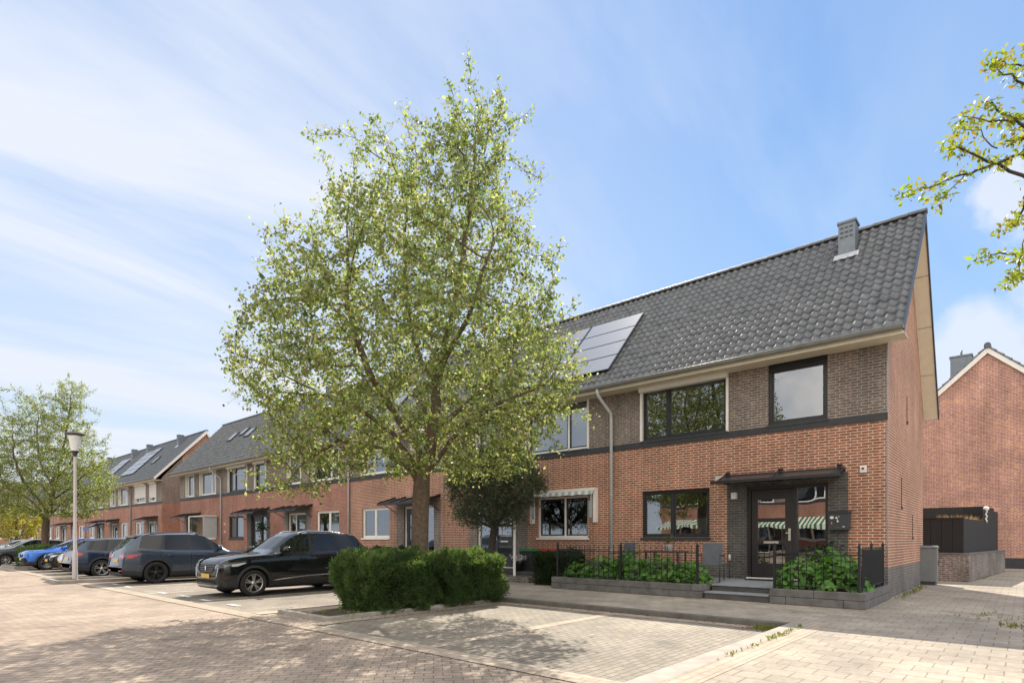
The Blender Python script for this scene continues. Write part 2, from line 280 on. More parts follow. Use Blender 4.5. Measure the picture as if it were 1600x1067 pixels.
# ------------------------------------------------------------------ helpers
class MB:
    def __init__(s): s.v = []; s.f = []; s.m = []; s.mats = []; s.sm = []
    def mi(s, m):
        if m not in s.mats: s.mats.append(m)
        return s.mats.index(m)
    def face(s, pts, m, smooth=False):
        k = len(s.v); s.v.extend([tuple(p) for p in pts]); s.f.append(tuple(range(k, k+len(pts)))); s.m.append(s.mi(m)); s.sm.append(smooth)
    def box(s, x0, x1, y0, y1, z0, z1, m, mat=None):
        if x0 > x1: x0, x1 = x1, x0
        if y0 > y1: y0, y1 = y1, y0
        k = len(s.v)
        c = [(x0, y0, z0), (x1, y0, z0), (x1, y1, z0), (x0, y1, z0), (x0, y0, z1), (x1, y0, z1), (x1, y1, z1), (x0, y1, z1)]
        if mat is not None: c = [tuple(mat @ Vector(p)) for p in c]
        s.v += c
        for q in ((0, 3, 2, 1), (4, 5, 6, 7), (0, 1, 5, 4), (1, 2, 6, 5), (2, 3, 7, 6), (3, 0, 4, 7)):
            s.f.append(tuple(k+i for i in q)); s.m.append(s.mi(m)); s.sm.append(False)
    def prism(s, prof, m, a0, a1, axis=0, close=True, smooth=False):
        # prof: list of 2d points (other two axes), extruded a0..a1 on axis
        def p3(p, a): return (a, p[0], p[1]) if axis == 0 else ((p[0], a, p[1]) if axis == 1 else (p[0], p[1], a))
        k = len(s.v); n = len(prof); s.v += [p3(p, a0) for p in prof]+[p3(p, a1) for p in prof]
        for i in range(n if close else n-1):
            j = (i+1) % n; s.f.append((k+i, k+j, k+n+j, k+n+i)); s.m.append(s.mi(m)); s.sm.append(smooth)
        if close:
            s.f.append(tuple(range(k, k+n))); s.f.append(tuple(range(k+2*n-1, k+n-1, -1))); s.m += [s.mi(m)]*2; s.sm += [False]*2
    def tube(s, pts, rad, m, seg=8, cap=True):
        pts = [Vector(p) for p in pts]; n = len(pts)
        rad = [rad]*n if not hasattr(rad, '__len__') else rad
        k = len(s.v); up = None
        for i, p in enumerate(pts):
            t = (pts[min(i+1, n-1)]-pts[max(i-1, 0)])
            t = t.normalized() if t.length > 1e-9 else Vector((0, 0, 1))
            if up is None: up = t.orthogonal().normalized()
            up = (up-t*up.dot(t)); up = up.normalized() if up.length > 1e-6 else t.orthogonal().normalized()
            w = t.cross(up)
            for j in range(seg):
                a = 2*math.pi*j/seg; q = p+(up*math.cos(a)+w*math.sin(a))*rad[i]; s.v.append(tuple(q))
        mi = s.mi(m)
        for i in range(n-1):
            for j in range(seg):
                a, b = k+i*seg+j, k+i*seg+(j+1) % seg
                s.f.append((a, b, b+seg, a+seg)); s.m.append(mi); s.sm.append(True)
        if cap:
            s.f.append(tuple(k+j for j in range(seg))[::-1]); s.f.append(tuple(k+(n-1)*seg+j for j in range(seg))); s.m += [mi]*2; s.sm += [False]*2
    def lathe(s, prof, m, c=(0, 0, 0), seg=20, axis='z'):
        k = len(s.v); mi = s.mi(m)
        for r, z in prof:
            for j in range(seg):
                a = 2*math.pi*j/seg; x, y = r*math.cos(a), r*math.sin(a)
                s.v.append((c[0]+x, c[1]+y, c[2]+z) if axis == 'z' else (c[0]+z, c[1]+x, c[2]+y))
        for i in range(len(prof)-1):
            for j in range(seg):
                a, b = k+i*seg+j, k+i*seg+(j+1) % seg
                s.f.append((a, b, b+seg, a+seg)); s.m.append(mi); s.sm.append(True)
    def build(s, name, parent=None, bevel=0, norm=True):
        me = bpy.data.meshes.new(name); me.from_pydata(s.v, [], s.f)
        for m in s.mats: me.materials.append(m)
        me.polygons.foreach_set('material_index', s.m); me.polygons.foreach_set('use_smooth', s.sm)
        if norm and len(s.f) < 60000:
            bm = bmesh.new(); bm.from_mesh(me); bmesh.ops.recalc_face_normals(bm, faces=bm.faces); bm.to_mesh(me); bm.free()
        me.update()
        o = bpy.data.objects.new(name, me); COL.objects.link(o)
        if parent: o.parent = parent
        if bevel:
            b = o.modifiers.new('bevel', 'BEVEL'); b.width = bevel; b.segments = 2; b.limit_method = 'ANGLE'
        return o
def tag(o, label=None, cat=None, group=None, kind=None):
    if label: o['label'] = label
    if cat: o['category'] = cat
    if group: o['group'] = group
    if kind: o['kind'] = kind
    return o
def thing(name, label, cat, loc=(0, 0, 0), rz=0, group=None, scale=1):
    o = bpy.data.objects.new(name, None); COL.objects.link(o); o.location = loc; o.rotation_euler = (0, 0, rz); o.scale = (scale,)*3
    o.empty_display_size = .2
    return tag(o, label, cat, group)
def struct(o): o['kind'] = 'structure'; return o
def dup(src, loc, rz=0, label=None, group=None, scale=None):
    def cp(o, par):
        c = o.copy(); COL.objects.link(c)
        if par is not None: c.parent = par
        for ch in list(kids.get(o.name, [])): cp(ch, c)
        return c
    kids = {}
    for o in list(COL.objects):
        if o.parent: kids.setdefault(o.parent.name, []).append(o)
    r = cp(src, None); r.location = loc; r.rotation_euler = (0, 0, rz)
    if scale: r.scale = scale if hasattr(scale, '__len__') else (scale,)*3
    if label: r['label'] = label
    if group: r['group'] = group
    return r
def fast_mesh(name, verts, quads, mat, parent=None, smooth=False):
    me = bpy.data.meshes.new(name); nv, nf = len(verts), len(quads); w = quads.shape[1]
    me.vertices.add(nv); me.vertices.foreach_set('co', np.asarray(verts, np.float32).ravel())
    me.loops.add(nf*w); me.loops.foreach_set('vertex_index', np.asarray(quads, np.int32).ravel())
    me.polygons.add(nf); me.polygons.foreach_set('loop_start', np.arange(0, nf*w, w, dtype=np.int32)); me.polygons.foreach_set('loop_total', np.full(nf, w, np.int32))
    me.materials.append(mat); me.update(calc_edges=True)
    o = bpy.data.objects.new(name, me); COL.objects.link(o)
    if parent: o.parent = parent
    return o
# ------------------------------------------------------------------ ground
FY = 16.1       # facade line
def sheet(name, x0, x1, y0, y1, z, m):
    b = MB(); b.face([(x0, y0, z), (x1, y0, z), (x1, y1, z), (x0, y1, z)], m); return struct(b.build(name))
sheet('ground', -400, 400, -400, 400, -.104, M['street'])
b = MB()       # parking bays (two strips on both sides of the planted islands)
for x0, x1 in ((-9.15, -2.96), (-24.0, -11.75), (-37.9, -26.2), (-60, -42.1)): b.face([(x0, 5.35, -.098), (x1, 5.35, -.098), (x1, 9.98, -.098), (x0, 9.98, -.098)], M['bay'])
struct(b.build('parking_bays'))
b = MB()       # pale edging rows set in the surface
for x0, x1 in ((-60, -2.8),): b.face([(x0, 5.0, -.094), (x1, 5.0, -.094), (x1, 5.34, -.094), (x0, 5.34, -.094)], M['stripx'])
for xd in (-6.2, -15.0, -18.0, -21.0, -29.2, -32.2, -35.2): b.face([(xd-.1, 5.36, -.094), (xd+.12, 5.36, -.094), (xd+.12, 9.98, -.094), (xd-.1, 9.98, -.094)], M['strip'])
b.face([(-60, 9.99, -.094), (-2.8, 9.99, -.094), (-2.8, 10.29, -.094), (-60, 10.29, -.094)], M['stripx'])
b.face([(-9.49, 5.35, -.09), (-9.16, 5.35, -.09), (-9.16, 9.98, -.09), (-9.49, 9.98, -.09)], M['strip'])
b.face([(-11.73, 5.35, -.09), (-11.37, 5.35, -.09), (-11.37, 9.98, -.09), (-11.73, 9.98, -.09)], M['strip'])
struct(b.build('edging_rows'))
b = MB()       # square white stones that mark the bays
for xd, yy in ((-13.4, 5.7), (-15.0, 5.7), (-18.0, 5.7), (-21.0, 5.7), (-16.4, 5.75), (-22.6, 5.75)):
    b.face([(xd-.28, yy-.05, -.086), (xd+.28, yy-.05, -.086), (xd+.28, yy+.07, -.086), (xd-.28, yy+.07, -.086)], M['white'])
struct(b.build('bay_marking'))
b = MB()
b.face([(-200, 10.45, 0), (-2.68, 10.45, 0), (-2.68, 60, 0), (-200, 60, 0)], M['tilepave'])
b.face([(-2.679, -30, 0), (60, -30, 0), (60, 60, 0), (-2.679, 60, 0)], M['tilepave'])
struct(b.build('pavement'))
b = MB()
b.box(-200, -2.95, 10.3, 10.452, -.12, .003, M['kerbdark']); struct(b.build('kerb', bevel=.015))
b = MB()
b.box(-2.95, -2.66, -30, 10.452, -.12, .004, M['kerb']); struct(b.build('kerb_edge', bevel=.012))
b = MB(); b.face([(-2.656, -30, .004), (-2.36, -30, .004), (-2.36, 10.6, .004), (-2.656, 10.6, .004)], M['strip']); struct(b.build('paving_row'))
for x0, x1, y0, y1, nm in ((-11.35, -9.5, 5.7, 10.295, 0), (-25.9, -24.1, 4.5, 10.295, 1), (-41.9, -38.1, 5.4, 10.295, 2)):
    b = MB()
    for (p0, p1, q0, q1) in ((x0, x1, y0, y0+.12), (x0, x1, y1-.12, y1-.002), (x0, x0+.12, y0+.12, y1-.12), (x1-.12, x1, y0+.12, y1-.12)): b.box(p0, p1, q0, q1, -.12, -.02 if nm == 0 else .02, M['kerb'])
    b.box(x0+.12, x1-.12, y0+.12, y1-.12, -.11, -.045, M['soil'])
    struct(b.build('planting_island', bevel=.01))
# ------------------------------------------------------------------ houses
W = 7.43; SLY0, SLZ0, RY, RZ = -.58, 6.17, 3.28, 10.32   # eave and ridge in house coords
BY, BZ = 6.55, 5.35
SL = math.hypot(RY-SLY0, RZ-SLZ0); SD = Vector((0, RY-SLY0, RZ-SLZ0)).normalized(); SN = Vector((0, -(RZ-SLZ0), RY-SLY0)).normalized()
def on_roof(x, s, h): p = Vector((x, SLY0, SLZ0))+SD*s+SN*h; return p
def tiles(x0, x1, nc, tw, m, parent, holes=(), amp=.042):
    n = round((x1-x0)/tw); sub = 8; xs = np.linspace(x0, x1, n*sub+1); ph = ((xs-x0)/(x1-x0)*n) % 1
    wave = amp*(np.where(ph < .55, np.sin(ph/.55*math.pi), -.38*np.sin((ph-.55)/.45*math.pi)))
    V = []; F = []; cl = SL/nc
    for c in range(nc):
        rows = [(c*cl-.015, -.006), (c*cl-.012, .030), (c*cl+cl*.5, .020), (c*cl+cl+.03, .0)]
        k = len(V)//1; base = sum(len(a) for a in V) if V else 0
        jit = np.repeat(rng.normal(0, .0025, n), sub); jit = np.append(jit, jit[-1]); js = np.repeat(rng.normal(0, .004, n), sub); js = np.append(js, js[-1])
        for (sv, h) in rows:
            P = np.zeros((len(xs), 3)); s_ = sv+js; hh = h+wave+jit
            P[:, 0] = xs; P[:, 1] = SLY0+SD.y*s_+SN.y*hh; P[:, 2] = SLZ0+SD.z*s_+SN.z*hh; V.append(P)
        N = len(xs)
        for r in range(3):
            a = base+r*N+np.arange(N-1); F.append(np.stack([a, a+1, a+1+N, a+N], 1))
    V = np.concatenate(V); F = np.concatenate(F)
    o = fast_mesh('roof', V, F, m, parent)
    o.data.polygons.foreach_set('use_smooth', [True]*len(F))
    return o
def window(h, x0, x1, z0, z1, fm, split=(), t=.07, rec=.07, sash=None, sill=True, shutter=None, guides=None, curtain=None, head=0, y=0, name='window', depth=1.6):
    """frame in the opening, each light with its own pane; split = x fractions"""
    b = MB(); zt = z1
    y0 = y+rec; y1 = y0+.09
    b.box(x0, x1, y0, y1, z0, z0+t, fm); b.box(x0, x1, y0, y1, zt-t-head, zt, fm)
    b.box(x0, x0+t, y0, y1, z0+t, zt-t-head, fm); b.box(x1-t, x1, y0, y1, z0+t, zt-t-head, fm)
    xs = [x0+t]+[x0+(x1-x0)*f for f in split]+[x1-t]
    for s_ in split: xx = x0+(x1-x0)*s_; b.box(xx-t*.5, xx+t*.5, y0+.003, y1-.003, z0+t, zt-t-head, fm)
    sm = sash or fm
    cells = []
    for i in range(len(xs)-1):
        a = xs[i]+(t*.5 if i else 0); c = xs[i+1]-(t*.5 if i < len(xs)-2 else 0); q = .045
        b.box(a, c, y0+.02, y1-.01, z0+t, z0+t+q, sm); b.box(a, c, y0+.02, y1-.01, zt-t-head-q, zt-t-head, sm)
        b.box(a, a+q, y0+.02, y1-.01, z0+t+q, zt-t-head-q, sm); b.box(c-q, c, y0+.02, y1-.01, z0+t+q, zt-t-head-q, sm)
        cells.append((a+q, c-q, z0+t+q, zt-t-head-q))
    w = b.build(name, h, bevel=.006)
    for (a, c, e, f) in cells:
        g = MB(); g.face([(a, y0+.045, e), (c, y0+.045, e), (c, y0+.045, f), (a, y0+.045, f)], M['glass']); g.build('pane', w, norm=False)
    r = MB(); d1 = y1+depth
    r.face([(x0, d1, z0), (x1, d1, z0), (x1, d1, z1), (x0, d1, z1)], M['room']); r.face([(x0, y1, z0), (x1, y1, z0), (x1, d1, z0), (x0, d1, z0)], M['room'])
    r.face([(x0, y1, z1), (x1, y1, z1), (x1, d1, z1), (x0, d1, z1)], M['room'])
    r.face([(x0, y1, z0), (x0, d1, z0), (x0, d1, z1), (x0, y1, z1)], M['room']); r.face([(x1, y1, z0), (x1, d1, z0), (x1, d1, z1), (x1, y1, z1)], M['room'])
    r.build('room', w)
    if sill:
        s_ = MB(); s_.box(x0-.04, x1+.04, y-.05, y1-.02, z0-.07, z0-.004, sill if sill is not True else M['band']); s_.build('sill', w, bevel=.005)
    if curtain:
        for (fa, fb, lo, hi) in curtain:
            cu = MB()
            n = max(4, int((fb-fa)*(x1-x0)/.05)); pts = [(x0+(x1-x0)*(fa+(fb-fa)*i/n), y1+.08+.02*math.sin(i*1.9+fa*9)) for i in range(n+1)]
            zl, zh = z0+(z1-z0)*lo, z0+(z1-z0)*hi
            for i in range(n): cu.face([(pts[i][0], pts[i][1], zl), (pts[i+1][0], pts[i+1][1], zl), (pts[i+1][0], pts[i+1][1], zh), (pts[i][0], pts[i][1], zh)], M['curtain'], True)
            cu.build('curtain', w, norm=False)
    if shutter is not None:
        s_ = MB(); s_.prism([(y-.16, z1-.2), (y-.17, z1-.03), (y-.13, z1+.03), (y+.06, z1+.03), (y+.06, z1-.2)], M['white'], x0-.04, x1+.04)
        if shutter > 0: s_.box(x0+.02, x1-.02, y-.03, y-.015, z1-.2-(z1-.2-z0)*shutter, z1-.205, M['shutter'])
        s_.build('roller_shutter', w, bevel=.008)
    if guides:
        s_ = MB(); top = z1-.2 if shutter is not None else z1
        for xx in (x0-.045, x1-.02): s_ = MB(); s_.box(xx, xx+.065, y-.05, y+.06, z0-.03, top-.003, guides); s_.build('side_rail', w, bevel=.004)
    return w
def lights_in(cells): pass
def wall(h, x0, x1, ztop, openings, zones, ydir=0, name='wall', thick=.16):
    """front wall sheet with reveals; zones(xc,zc)->material"""
    xs = sorted({x0, x1, *[o[0] for o in openings], *[o[1] for o in openings], *zones['x']}); zs = sorted({0, ztop, *[o[2] for o in openings], *[o[3] for o in openings], *zones['z']})
    xs = [x for x in xs if x0 <= x <= x1]
    b = MB()
    for i in range(len(xs)-1):
        for j in range(len(zs)-1):
            xc, zc = (xs[i]+xs[i+1])/2, (zs[j]+zs[j+1])/2
            if any(o[0] < xc < o[1] and o[2] < zc < o[3] for o in openings): continue
            b.face([(xs[i], 0, zs[j]), (xs[i+1], 0, zs[j]), (xs[i+1], 0, zs[j+1]), (xs[i], 0, zs[j+1])], zones['f'](xc, zc))
    for (a, c, e, f) in openings:
        m = zones['f']((a+c)/2, e-.05) if e > 4.3 else zones['f'](a-.02, (e+f)/2)
        t = thick
        b.face([(a, 0, e), (a, t, e), (a, t, f), (a, 0, f)], m); b.face([(c, 0, e), (c, t, e), (c, t, f), (c, 0, f)], m)
        b.face([(a, 0, f), (c, 0, f), (c, t, f), (a, t, f)], m); b.face([(a, 0, e), (c, 0, e), (c, t, e), (a, t, e)], m)
    o = b.build(name, h, norm=False); return o
def canopy(h, x0, x1, z, style):
    b = MB()
    if style == 'glass':
        b.face([(x0, -.02, z+.24), (x1, -.02, z+.24), (x1, -.8, z+.02), (x0, -.8, z+.02)], M['canopyg']); b.face([(x0, -.02, z+.22), (x1, -.02, z+.22), (x1, -.8, z), (x0, -.8, z)], M['canopyg'])
        b.prism([(-.86, z-.02), (-.86, z+.05), (-.8, z+.06), (-.78, z), (-.8, z-.03)], M['black'], x0-.05, x1+.05)
        b.box(x0, x1, -.05, -.003, z+.17, z+.27, M['black'])
        o = b.build('canopy', h)
        for xx in (x0+.12, (x0+x1)/2, x1-.12):
            k = MB(); k.tube([(xx, -.02, z+.32), (xx, -.45, z+.17), (xx, -.8, z+.05)], .022, M['black'], 6); k.lathe([(0, 0), (.06, 0), (.06, .05), (0, .06)], M['black'], (xx, -.05, z+.3), 10); k.tube([(xx, -.02, z+.03), (xx, -.75, z-.01)], .018, M['black'], 6); k.build('bracket', o)
    else:
        n = 4
        b.prism([(-.95, z), (-.95, z+.045), (0, z+.32), (0, z+.26)], M['anthr'], x0, x1)
        for i in range(n+1):
            xx = x0+(x1-x0)*i/n; b.prism([(-.98, z+.03), (-.95, z+.09), (0, z+.38), (0, z+.3)], M['black'], xx-.03, xx+.03)
        b.box(x0, x1, -1.0, -.955, z-.04, z+.06, M['black'])
        o = b.build('canopy', h, bevel=.004)
        for xx in (x0+.03, x1-.03):
            k = MB(); k.tube([(xx, -.02, z-.32), (xx, -.7, z+.05)], .018, M['black'], 6); k.build('bracket', o)
    return o
def chimney(h, roof, s, x, w=.42, d=.42, hh=1.05, vents=True):
    base = on_roof(x, s, 0); b = MB(); top = base.z+hh
    y0, y1 = base.y-.02, base.y+d
    b.box(x-w/2, x+w/2, y0, y1, base.z-.1, top, M['lead']); b.box(x-w/2-.03, x+w/2+.03, y0-.03, y1+.03, top-.06, top, M['lead'])
    if vents:
        for r in range(3):
            for c in range(3): b.box(x-w/2+.05+c*.115, x-w/2+.13+c*.115, y0-.012, y0, top-.2-r*.13, top-.17-r*.13, M['anthr'])
    # flashing follows the roof slope
    p = []
    for sx in (-w/2-.1, w/2+.1):
        for ss, hh2 in ((s-.22, .07), (s+.06, .075)): p.append(on_roof(x+sx, ss, hh2))
    n = 10
    for i in range(n):
        a, c = i/n, (i+1)/n; z0 = .012*math.sin(i*2.3); z1 = .012*math.sin((i+1)*2.3)
        b.face([p[0].lerp(p[2], a)+SN*z0, p[0].lerp(p[2], c)+SN*z1, p[1].lerp(p[3], c), p[1].lerp(p[3], a)], M['flash'])
    return b.build('chimney', roof, norm=False)
def house(x0, mirror, label, st, y=FY, rz=0, group='terraced houses in the long brick row', prefix='terraced_house'):
    loc = (x0, y, 0) if rz == 0 else (x0+W, y, 0)
    h = thing(prefix, label, 'house', loc, rz, group)
    fx = (lambda a, c: (W-c, W-a)) if mirror else (lambda a, c: (a, c))
    def fs(sp): return tuple(1-s for s in reversed(sp)) if mirror else sp
    big = fx(.99, 3.63); sml = fx(4.72, 6.15); low = fx(.99, 3.13); sur = fx(3.63, 6.6); dr = fx(4.16, 6.16)
    Z0, Z1 = 4.41, 6.08
    ops = [(*big, Z0, Z1), (*sml, Z0, Z1), (*low, 1.45, 2.86), (*dr, .33, 2.83)]
    bk = M[st.get('brick', 'brick')]
    def f(xc, zc):
        if zc > 4.2: return M['greybrick']
        if sur[0] < xc < sur[1] and zc < 3.06: return M['darkbrick'] if st.get('dark') else M['greybrick']
        if zc < .72: return M['plinth']
        return bk
    wall(h, 0, W, 6.2, ops, {'x': [sur[0], sur[1]], 'z': [.72, 3.06, 4.2], 'f': f})
    b = MB(); seg = sorted([0, W])
    b.box(0.002, W-.002, -.035, 0.0, 4.21, 4.38, M['band']); b.build('floor_band', h, bevel=.006)
    b = MB(); b.box(0.01, W-.01, 6.2, 6.3, 0, BZ-.1, bk); b.face([(0.01, .01, 6.19), (W-.01, .01, 6.19), (W-.01, 6.3, 5.3), (0.01, 6.3, 5.3)], M['room']); b.build('rear_wall', h, norm=False)
    fmB = M[st['frame']]; fmW = M[st['frame_low']]
    window(h, *big, Z0, Z1, fmB, split=fs((.32,)) if st.get('split', 1) else (), shutter=st.get('shut_big'), guides=M['white'] if st.get('guides', 1) else None, sash=M[st['sash']], curtain=st.get('cur_big'), t=.075)
    window(h, *sml, Z0, Z1, fmB if not st.get('black_sml') else M['black'], shutter=st.get('shut_sml'), guides=M['white'] if st.get('guides', 1) and not st.get('black_sml') else None, sash=M[st['sash']], curtain=st.get('cur_sml'), t=.08, head=.16 if st.get('black_sml') else 0)
    window(h, *low, 1.45, 2.86, fmW, split=fs((.46,)) if not st.get('low2') else (.56,), sash=M[st['sash_low']], curtain=st.get('cur_low'), sill=M['white'] if fmW is M['white'] else M['band'])
    # door set
    fr = MB(); dm = M[st.get('door', 'door_dark')]; fm = M[st.get('dframe', 'door_dark')]; yb = .08
    x0_, x1_ = dr; dx0, dx1 = (x0_+.1, x0_+1.16) if not mirror else (x1_-1.16, x1_-.1)
    sl = (dx1+.1, x1_-.09) if not mirror else (x0_+.09, dx0-.1)
    fr.box(x0_, x1_, yb, yb+.1, 2.73, 2.83, fm); fr.box(x0_, x0_+.08, yb, yb+.1, .33, 2.73, fm); fr.box(x1_-.08, x1_, yb, yb+.1, .33, 2.73, fm)
    mid = (dx1, sl[0]) if not mirror else (sl[1], dx0)
    fr.box(mid[0], mid[1], yb, yb+.1, .33, 2.73, fm); fr.box(sl[0], sl[1], yb+.02, yb+.1, .33, .55, dm)
    fr.box(x0_, x1_, yb-.12, yb+.1, .33, .37, M['white'])
    fo = fr.build('door_frame', h, bevel=.006)
    g = MB(); g.face([(sl[0], yb+.06, .55), (sl[1], yb+.06, .55), (sl[1], yb+.06, 2.73), (sl[0], yb+.06, 2.73)], M['glass_dark']); g.build('side_light', fo, norm=False)
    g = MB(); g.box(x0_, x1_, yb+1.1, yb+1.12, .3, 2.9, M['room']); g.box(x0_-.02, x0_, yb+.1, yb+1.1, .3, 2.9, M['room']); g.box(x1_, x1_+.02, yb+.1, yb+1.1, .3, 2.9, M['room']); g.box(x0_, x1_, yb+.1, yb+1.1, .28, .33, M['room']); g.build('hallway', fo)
    d = MB(); pz = ((2.46, 1.96), (1.86, 1.38), (1.26, .76)); px0, px1 = dx0+.16, dx1-.2
    d.box(dx0, px0, yb+.02, yb+.08, .4, 2.72, dm); d.box(px1, dx1, yb+.02, yb+.08, .4, 2.72, dm)
    zz_ = [2.72]+[v for p in pz for v in p]+[.4]
    for i in range(0, 8, 2): d.box(px0, px1, yb+.02, yb+.08, zz_[i+1], zz_[i], dm)
    do = d.build('door', h, bevel=.005)
    for (t_, b_) in pz:
        g = MB(); g.face([(px0, yb+.05, b_), (px1, yb+.05, b_), (px1, yb+.05, t_), (px0, yb+.05, t_)], M['glass_dark']); g.build('pane', do, norm=False)
    k = MB(); hx = dx1-.09 if not mirror else dx0+.09
    k.box(hx-.03, hx+.03, yb+.005, yb+.02, 1.36, 1.68, M['steel']); k.tube([(hx, yb+.02, 1.56), (hx, yb-.04, 1.56)], .012, M['steel'], 8); k.lathe([(0, -.02), (.04, -.01), (.04, .01), (0, .02)], M['steel'], (hx-.05, yb-.05, 1.56), 12); k.build('handle', do, bevel=.004)
    k = MB(); cx = (px0+px1)/2; k.box(cx-.19, cx+.19, yb+.005, yb+.02, 1.285, 1.345, M['steel']); k.build('letter_slot', do, bevel=.004)
    # roof
    xa, xb = st.get('rx', (0, W))
    nc, tw = st.get('tiles', (18, .215))
    tm = M[st.get('tile', 'tile')]
    rf = tiles(xa, xb, nc, tw, tm, h)
    b = MB()  # rear slope, deck, ridge caps
    b.face([(xa, RY, RZ), (xb, RY, RZ), (xb, BY, BZ), (xa, BY, BZ)], tm)
    lo = on_roof(0, 0, -.05); hi = Vector((0, RY, RZ-.08))
    b.face([(xa, lo.y, lo.z), (xb, lo.y, lo.z), (xb, hi.y, hi.z), (xa, hi.y, hi.z)], M['cream']); b.face([(xa, hi.y, hi.z-.06), (xb, hi.y, hi.z-.06), (xb, BY-.02, BZ-.16), (xa, BY-.02, BZ-.16)], M['cream'])
    b.face([(xa, BY, BZ), (xb, BY, BZ), (xb, BY-.02, BZ-.16), (xa, BY-.02, BZ-.16)], M['white'])
    n = round((xb-xa)/.42)
    for i in range(n):
        a, c = xa+(xb-xa)*i/n, xa+(xb-xa)*(i+1)/n
        pr = [(.13*math.cos(t_), .11*math.sin(t_)) for t_ in np.linspace(math.pi*1.02, -.02*math.pi, 9)]
        k0 = len(b.v)
        for q, (aa, sc) in enumerate(((a, 1.08), (c+.02, .95))):
            for (yy, z_) in pr: b.v.append((aa, RY+yy*sc, RZ+.0+z_*sc))
        for j in range(8): b.f.append((k0+j, k0+j+1, k0+9+j+1, k0+9+j)); b.m.append(b.mi(tm)); b.sm.append(True)
        b.face([(a, RY+p[0]*1.08, RZ+p[1]*1.08) for p in pr], tm)
    b.build('ridge', rf, norm=False)
    b = MB(); gy, gz = SLY0-.12, SLZ0-.02   # half-round gutter with bands
    prof = [(gy+.085*math.cos(t_), gz+.085*math.sin(t_)) for t_ in np.linspace(math.pi, 2*math.pi, 10)]
    b.prism(prof, M['gutter'], xa-.0, xb+.0, close=False, smooth=True)
    b.tube([(xa, gy-.088, gz+.005), (xb, gy-.088, gz+.005)], .011, M['gutter'], 6)
    for i in range(int((xb-xa)/1.9)+1):
        xx = xa+.5+i*1.9
        if xx < xb: b.prism([(gy+.092*math.cos(t_), gz+.092*math.sin(t_)) for t_ in np.linspace(math.pi, 2*math.pi, 10)], M['gutter'], xx, xx+.07, close=False, smooth=True)
    for xe in (xa, xb): b.face([(xe, p[0], p[1]) for p in prof], M['gutter'])
    b.build('gutter', h, norm=False)
    b = MB(); b.box(max(xa, -.2), xb, gy+.1, .0, SLZ0-.16, SLZ0-.13, M['cream']); b.box(xa, xb, gy+.09, gy+.11, SLZ0-.18, SLZ0-.02, M['cream']); b.build('soffit', h)
    if st.get('pipe'):
        px = .0+(.04 if st['pipe'] > 0 else W-.04) if not mirror else (W-.04)
        if st.get('pipe_x') is not None: px = st['pipe_x']
        b = MB(); b.tube([(px-.12, gy, gz-.08), (px-.12, gy, gz-.2), (px-.1, gy+.05, gz-.3), (px+.0, -.1, gz-.75), (px, -.075, gz-.9), (px, -.075, .0)], .05, M['pipe'], 10)
        for z_ in (1.0, 2.8, 4.5): b.lathe([(.056, 0), (.056, .06)], M['pipe'], (px, -.075, z_), 10)
        b.build('downpipe', h, norm=True)
    if st.get('canopy'):
        ca = fx(3.55, 6.55); canopy(h, ca[0], ca[1], 2.9, st['canopy'])
    if st.get('canopy2'):
        ca = fx(*st['canopy2']); canopy(h, ca[0], ca[1], 2.9, 'rib')
    for (s_, xx) in st.get('chim', ()): chimney(h, rf, s_, xx if not mirror else W-xx, hh=st.get('chh', 1.0))
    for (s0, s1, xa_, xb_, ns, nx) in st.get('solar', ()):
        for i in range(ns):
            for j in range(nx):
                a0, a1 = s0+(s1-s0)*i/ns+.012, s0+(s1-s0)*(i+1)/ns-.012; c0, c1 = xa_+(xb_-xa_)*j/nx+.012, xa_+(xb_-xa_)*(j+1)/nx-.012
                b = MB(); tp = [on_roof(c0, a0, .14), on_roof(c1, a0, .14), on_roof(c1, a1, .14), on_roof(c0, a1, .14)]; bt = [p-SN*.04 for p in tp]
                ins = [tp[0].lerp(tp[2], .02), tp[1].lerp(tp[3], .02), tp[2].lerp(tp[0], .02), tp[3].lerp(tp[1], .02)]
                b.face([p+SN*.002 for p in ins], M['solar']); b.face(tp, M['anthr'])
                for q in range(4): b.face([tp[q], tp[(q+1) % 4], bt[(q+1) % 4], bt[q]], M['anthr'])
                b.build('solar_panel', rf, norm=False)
    for (s0, s1, xa_, xb_) in st.get('sky', ()):
        b = MB(); tp = [on_roof(xa_, s0, .13), on_roof(xb_, s0, .13), on_roof(xb_, s1, .13), on_roof(xa_, s1, .13)]; bt = [p-SN*.14 for p in tp]
        for q in range(4): b.face([tp[q], tp[(q+1) % 4], bt[(q+1) % 4], bt[q]], M['anthr'])
        b.face(tp, M['anthr']); ins = [tp[0].lerp(tp[2], .09), tp[1].lerp(tp[3], .09), tp[2].lerp(tp[0], .09), tp[3].lerp(tp[1], .09)]; w_ = b.build('skylight', rf, norm=False)
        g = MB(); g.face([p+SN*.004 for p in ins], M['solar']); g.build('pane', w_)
    return h, rf
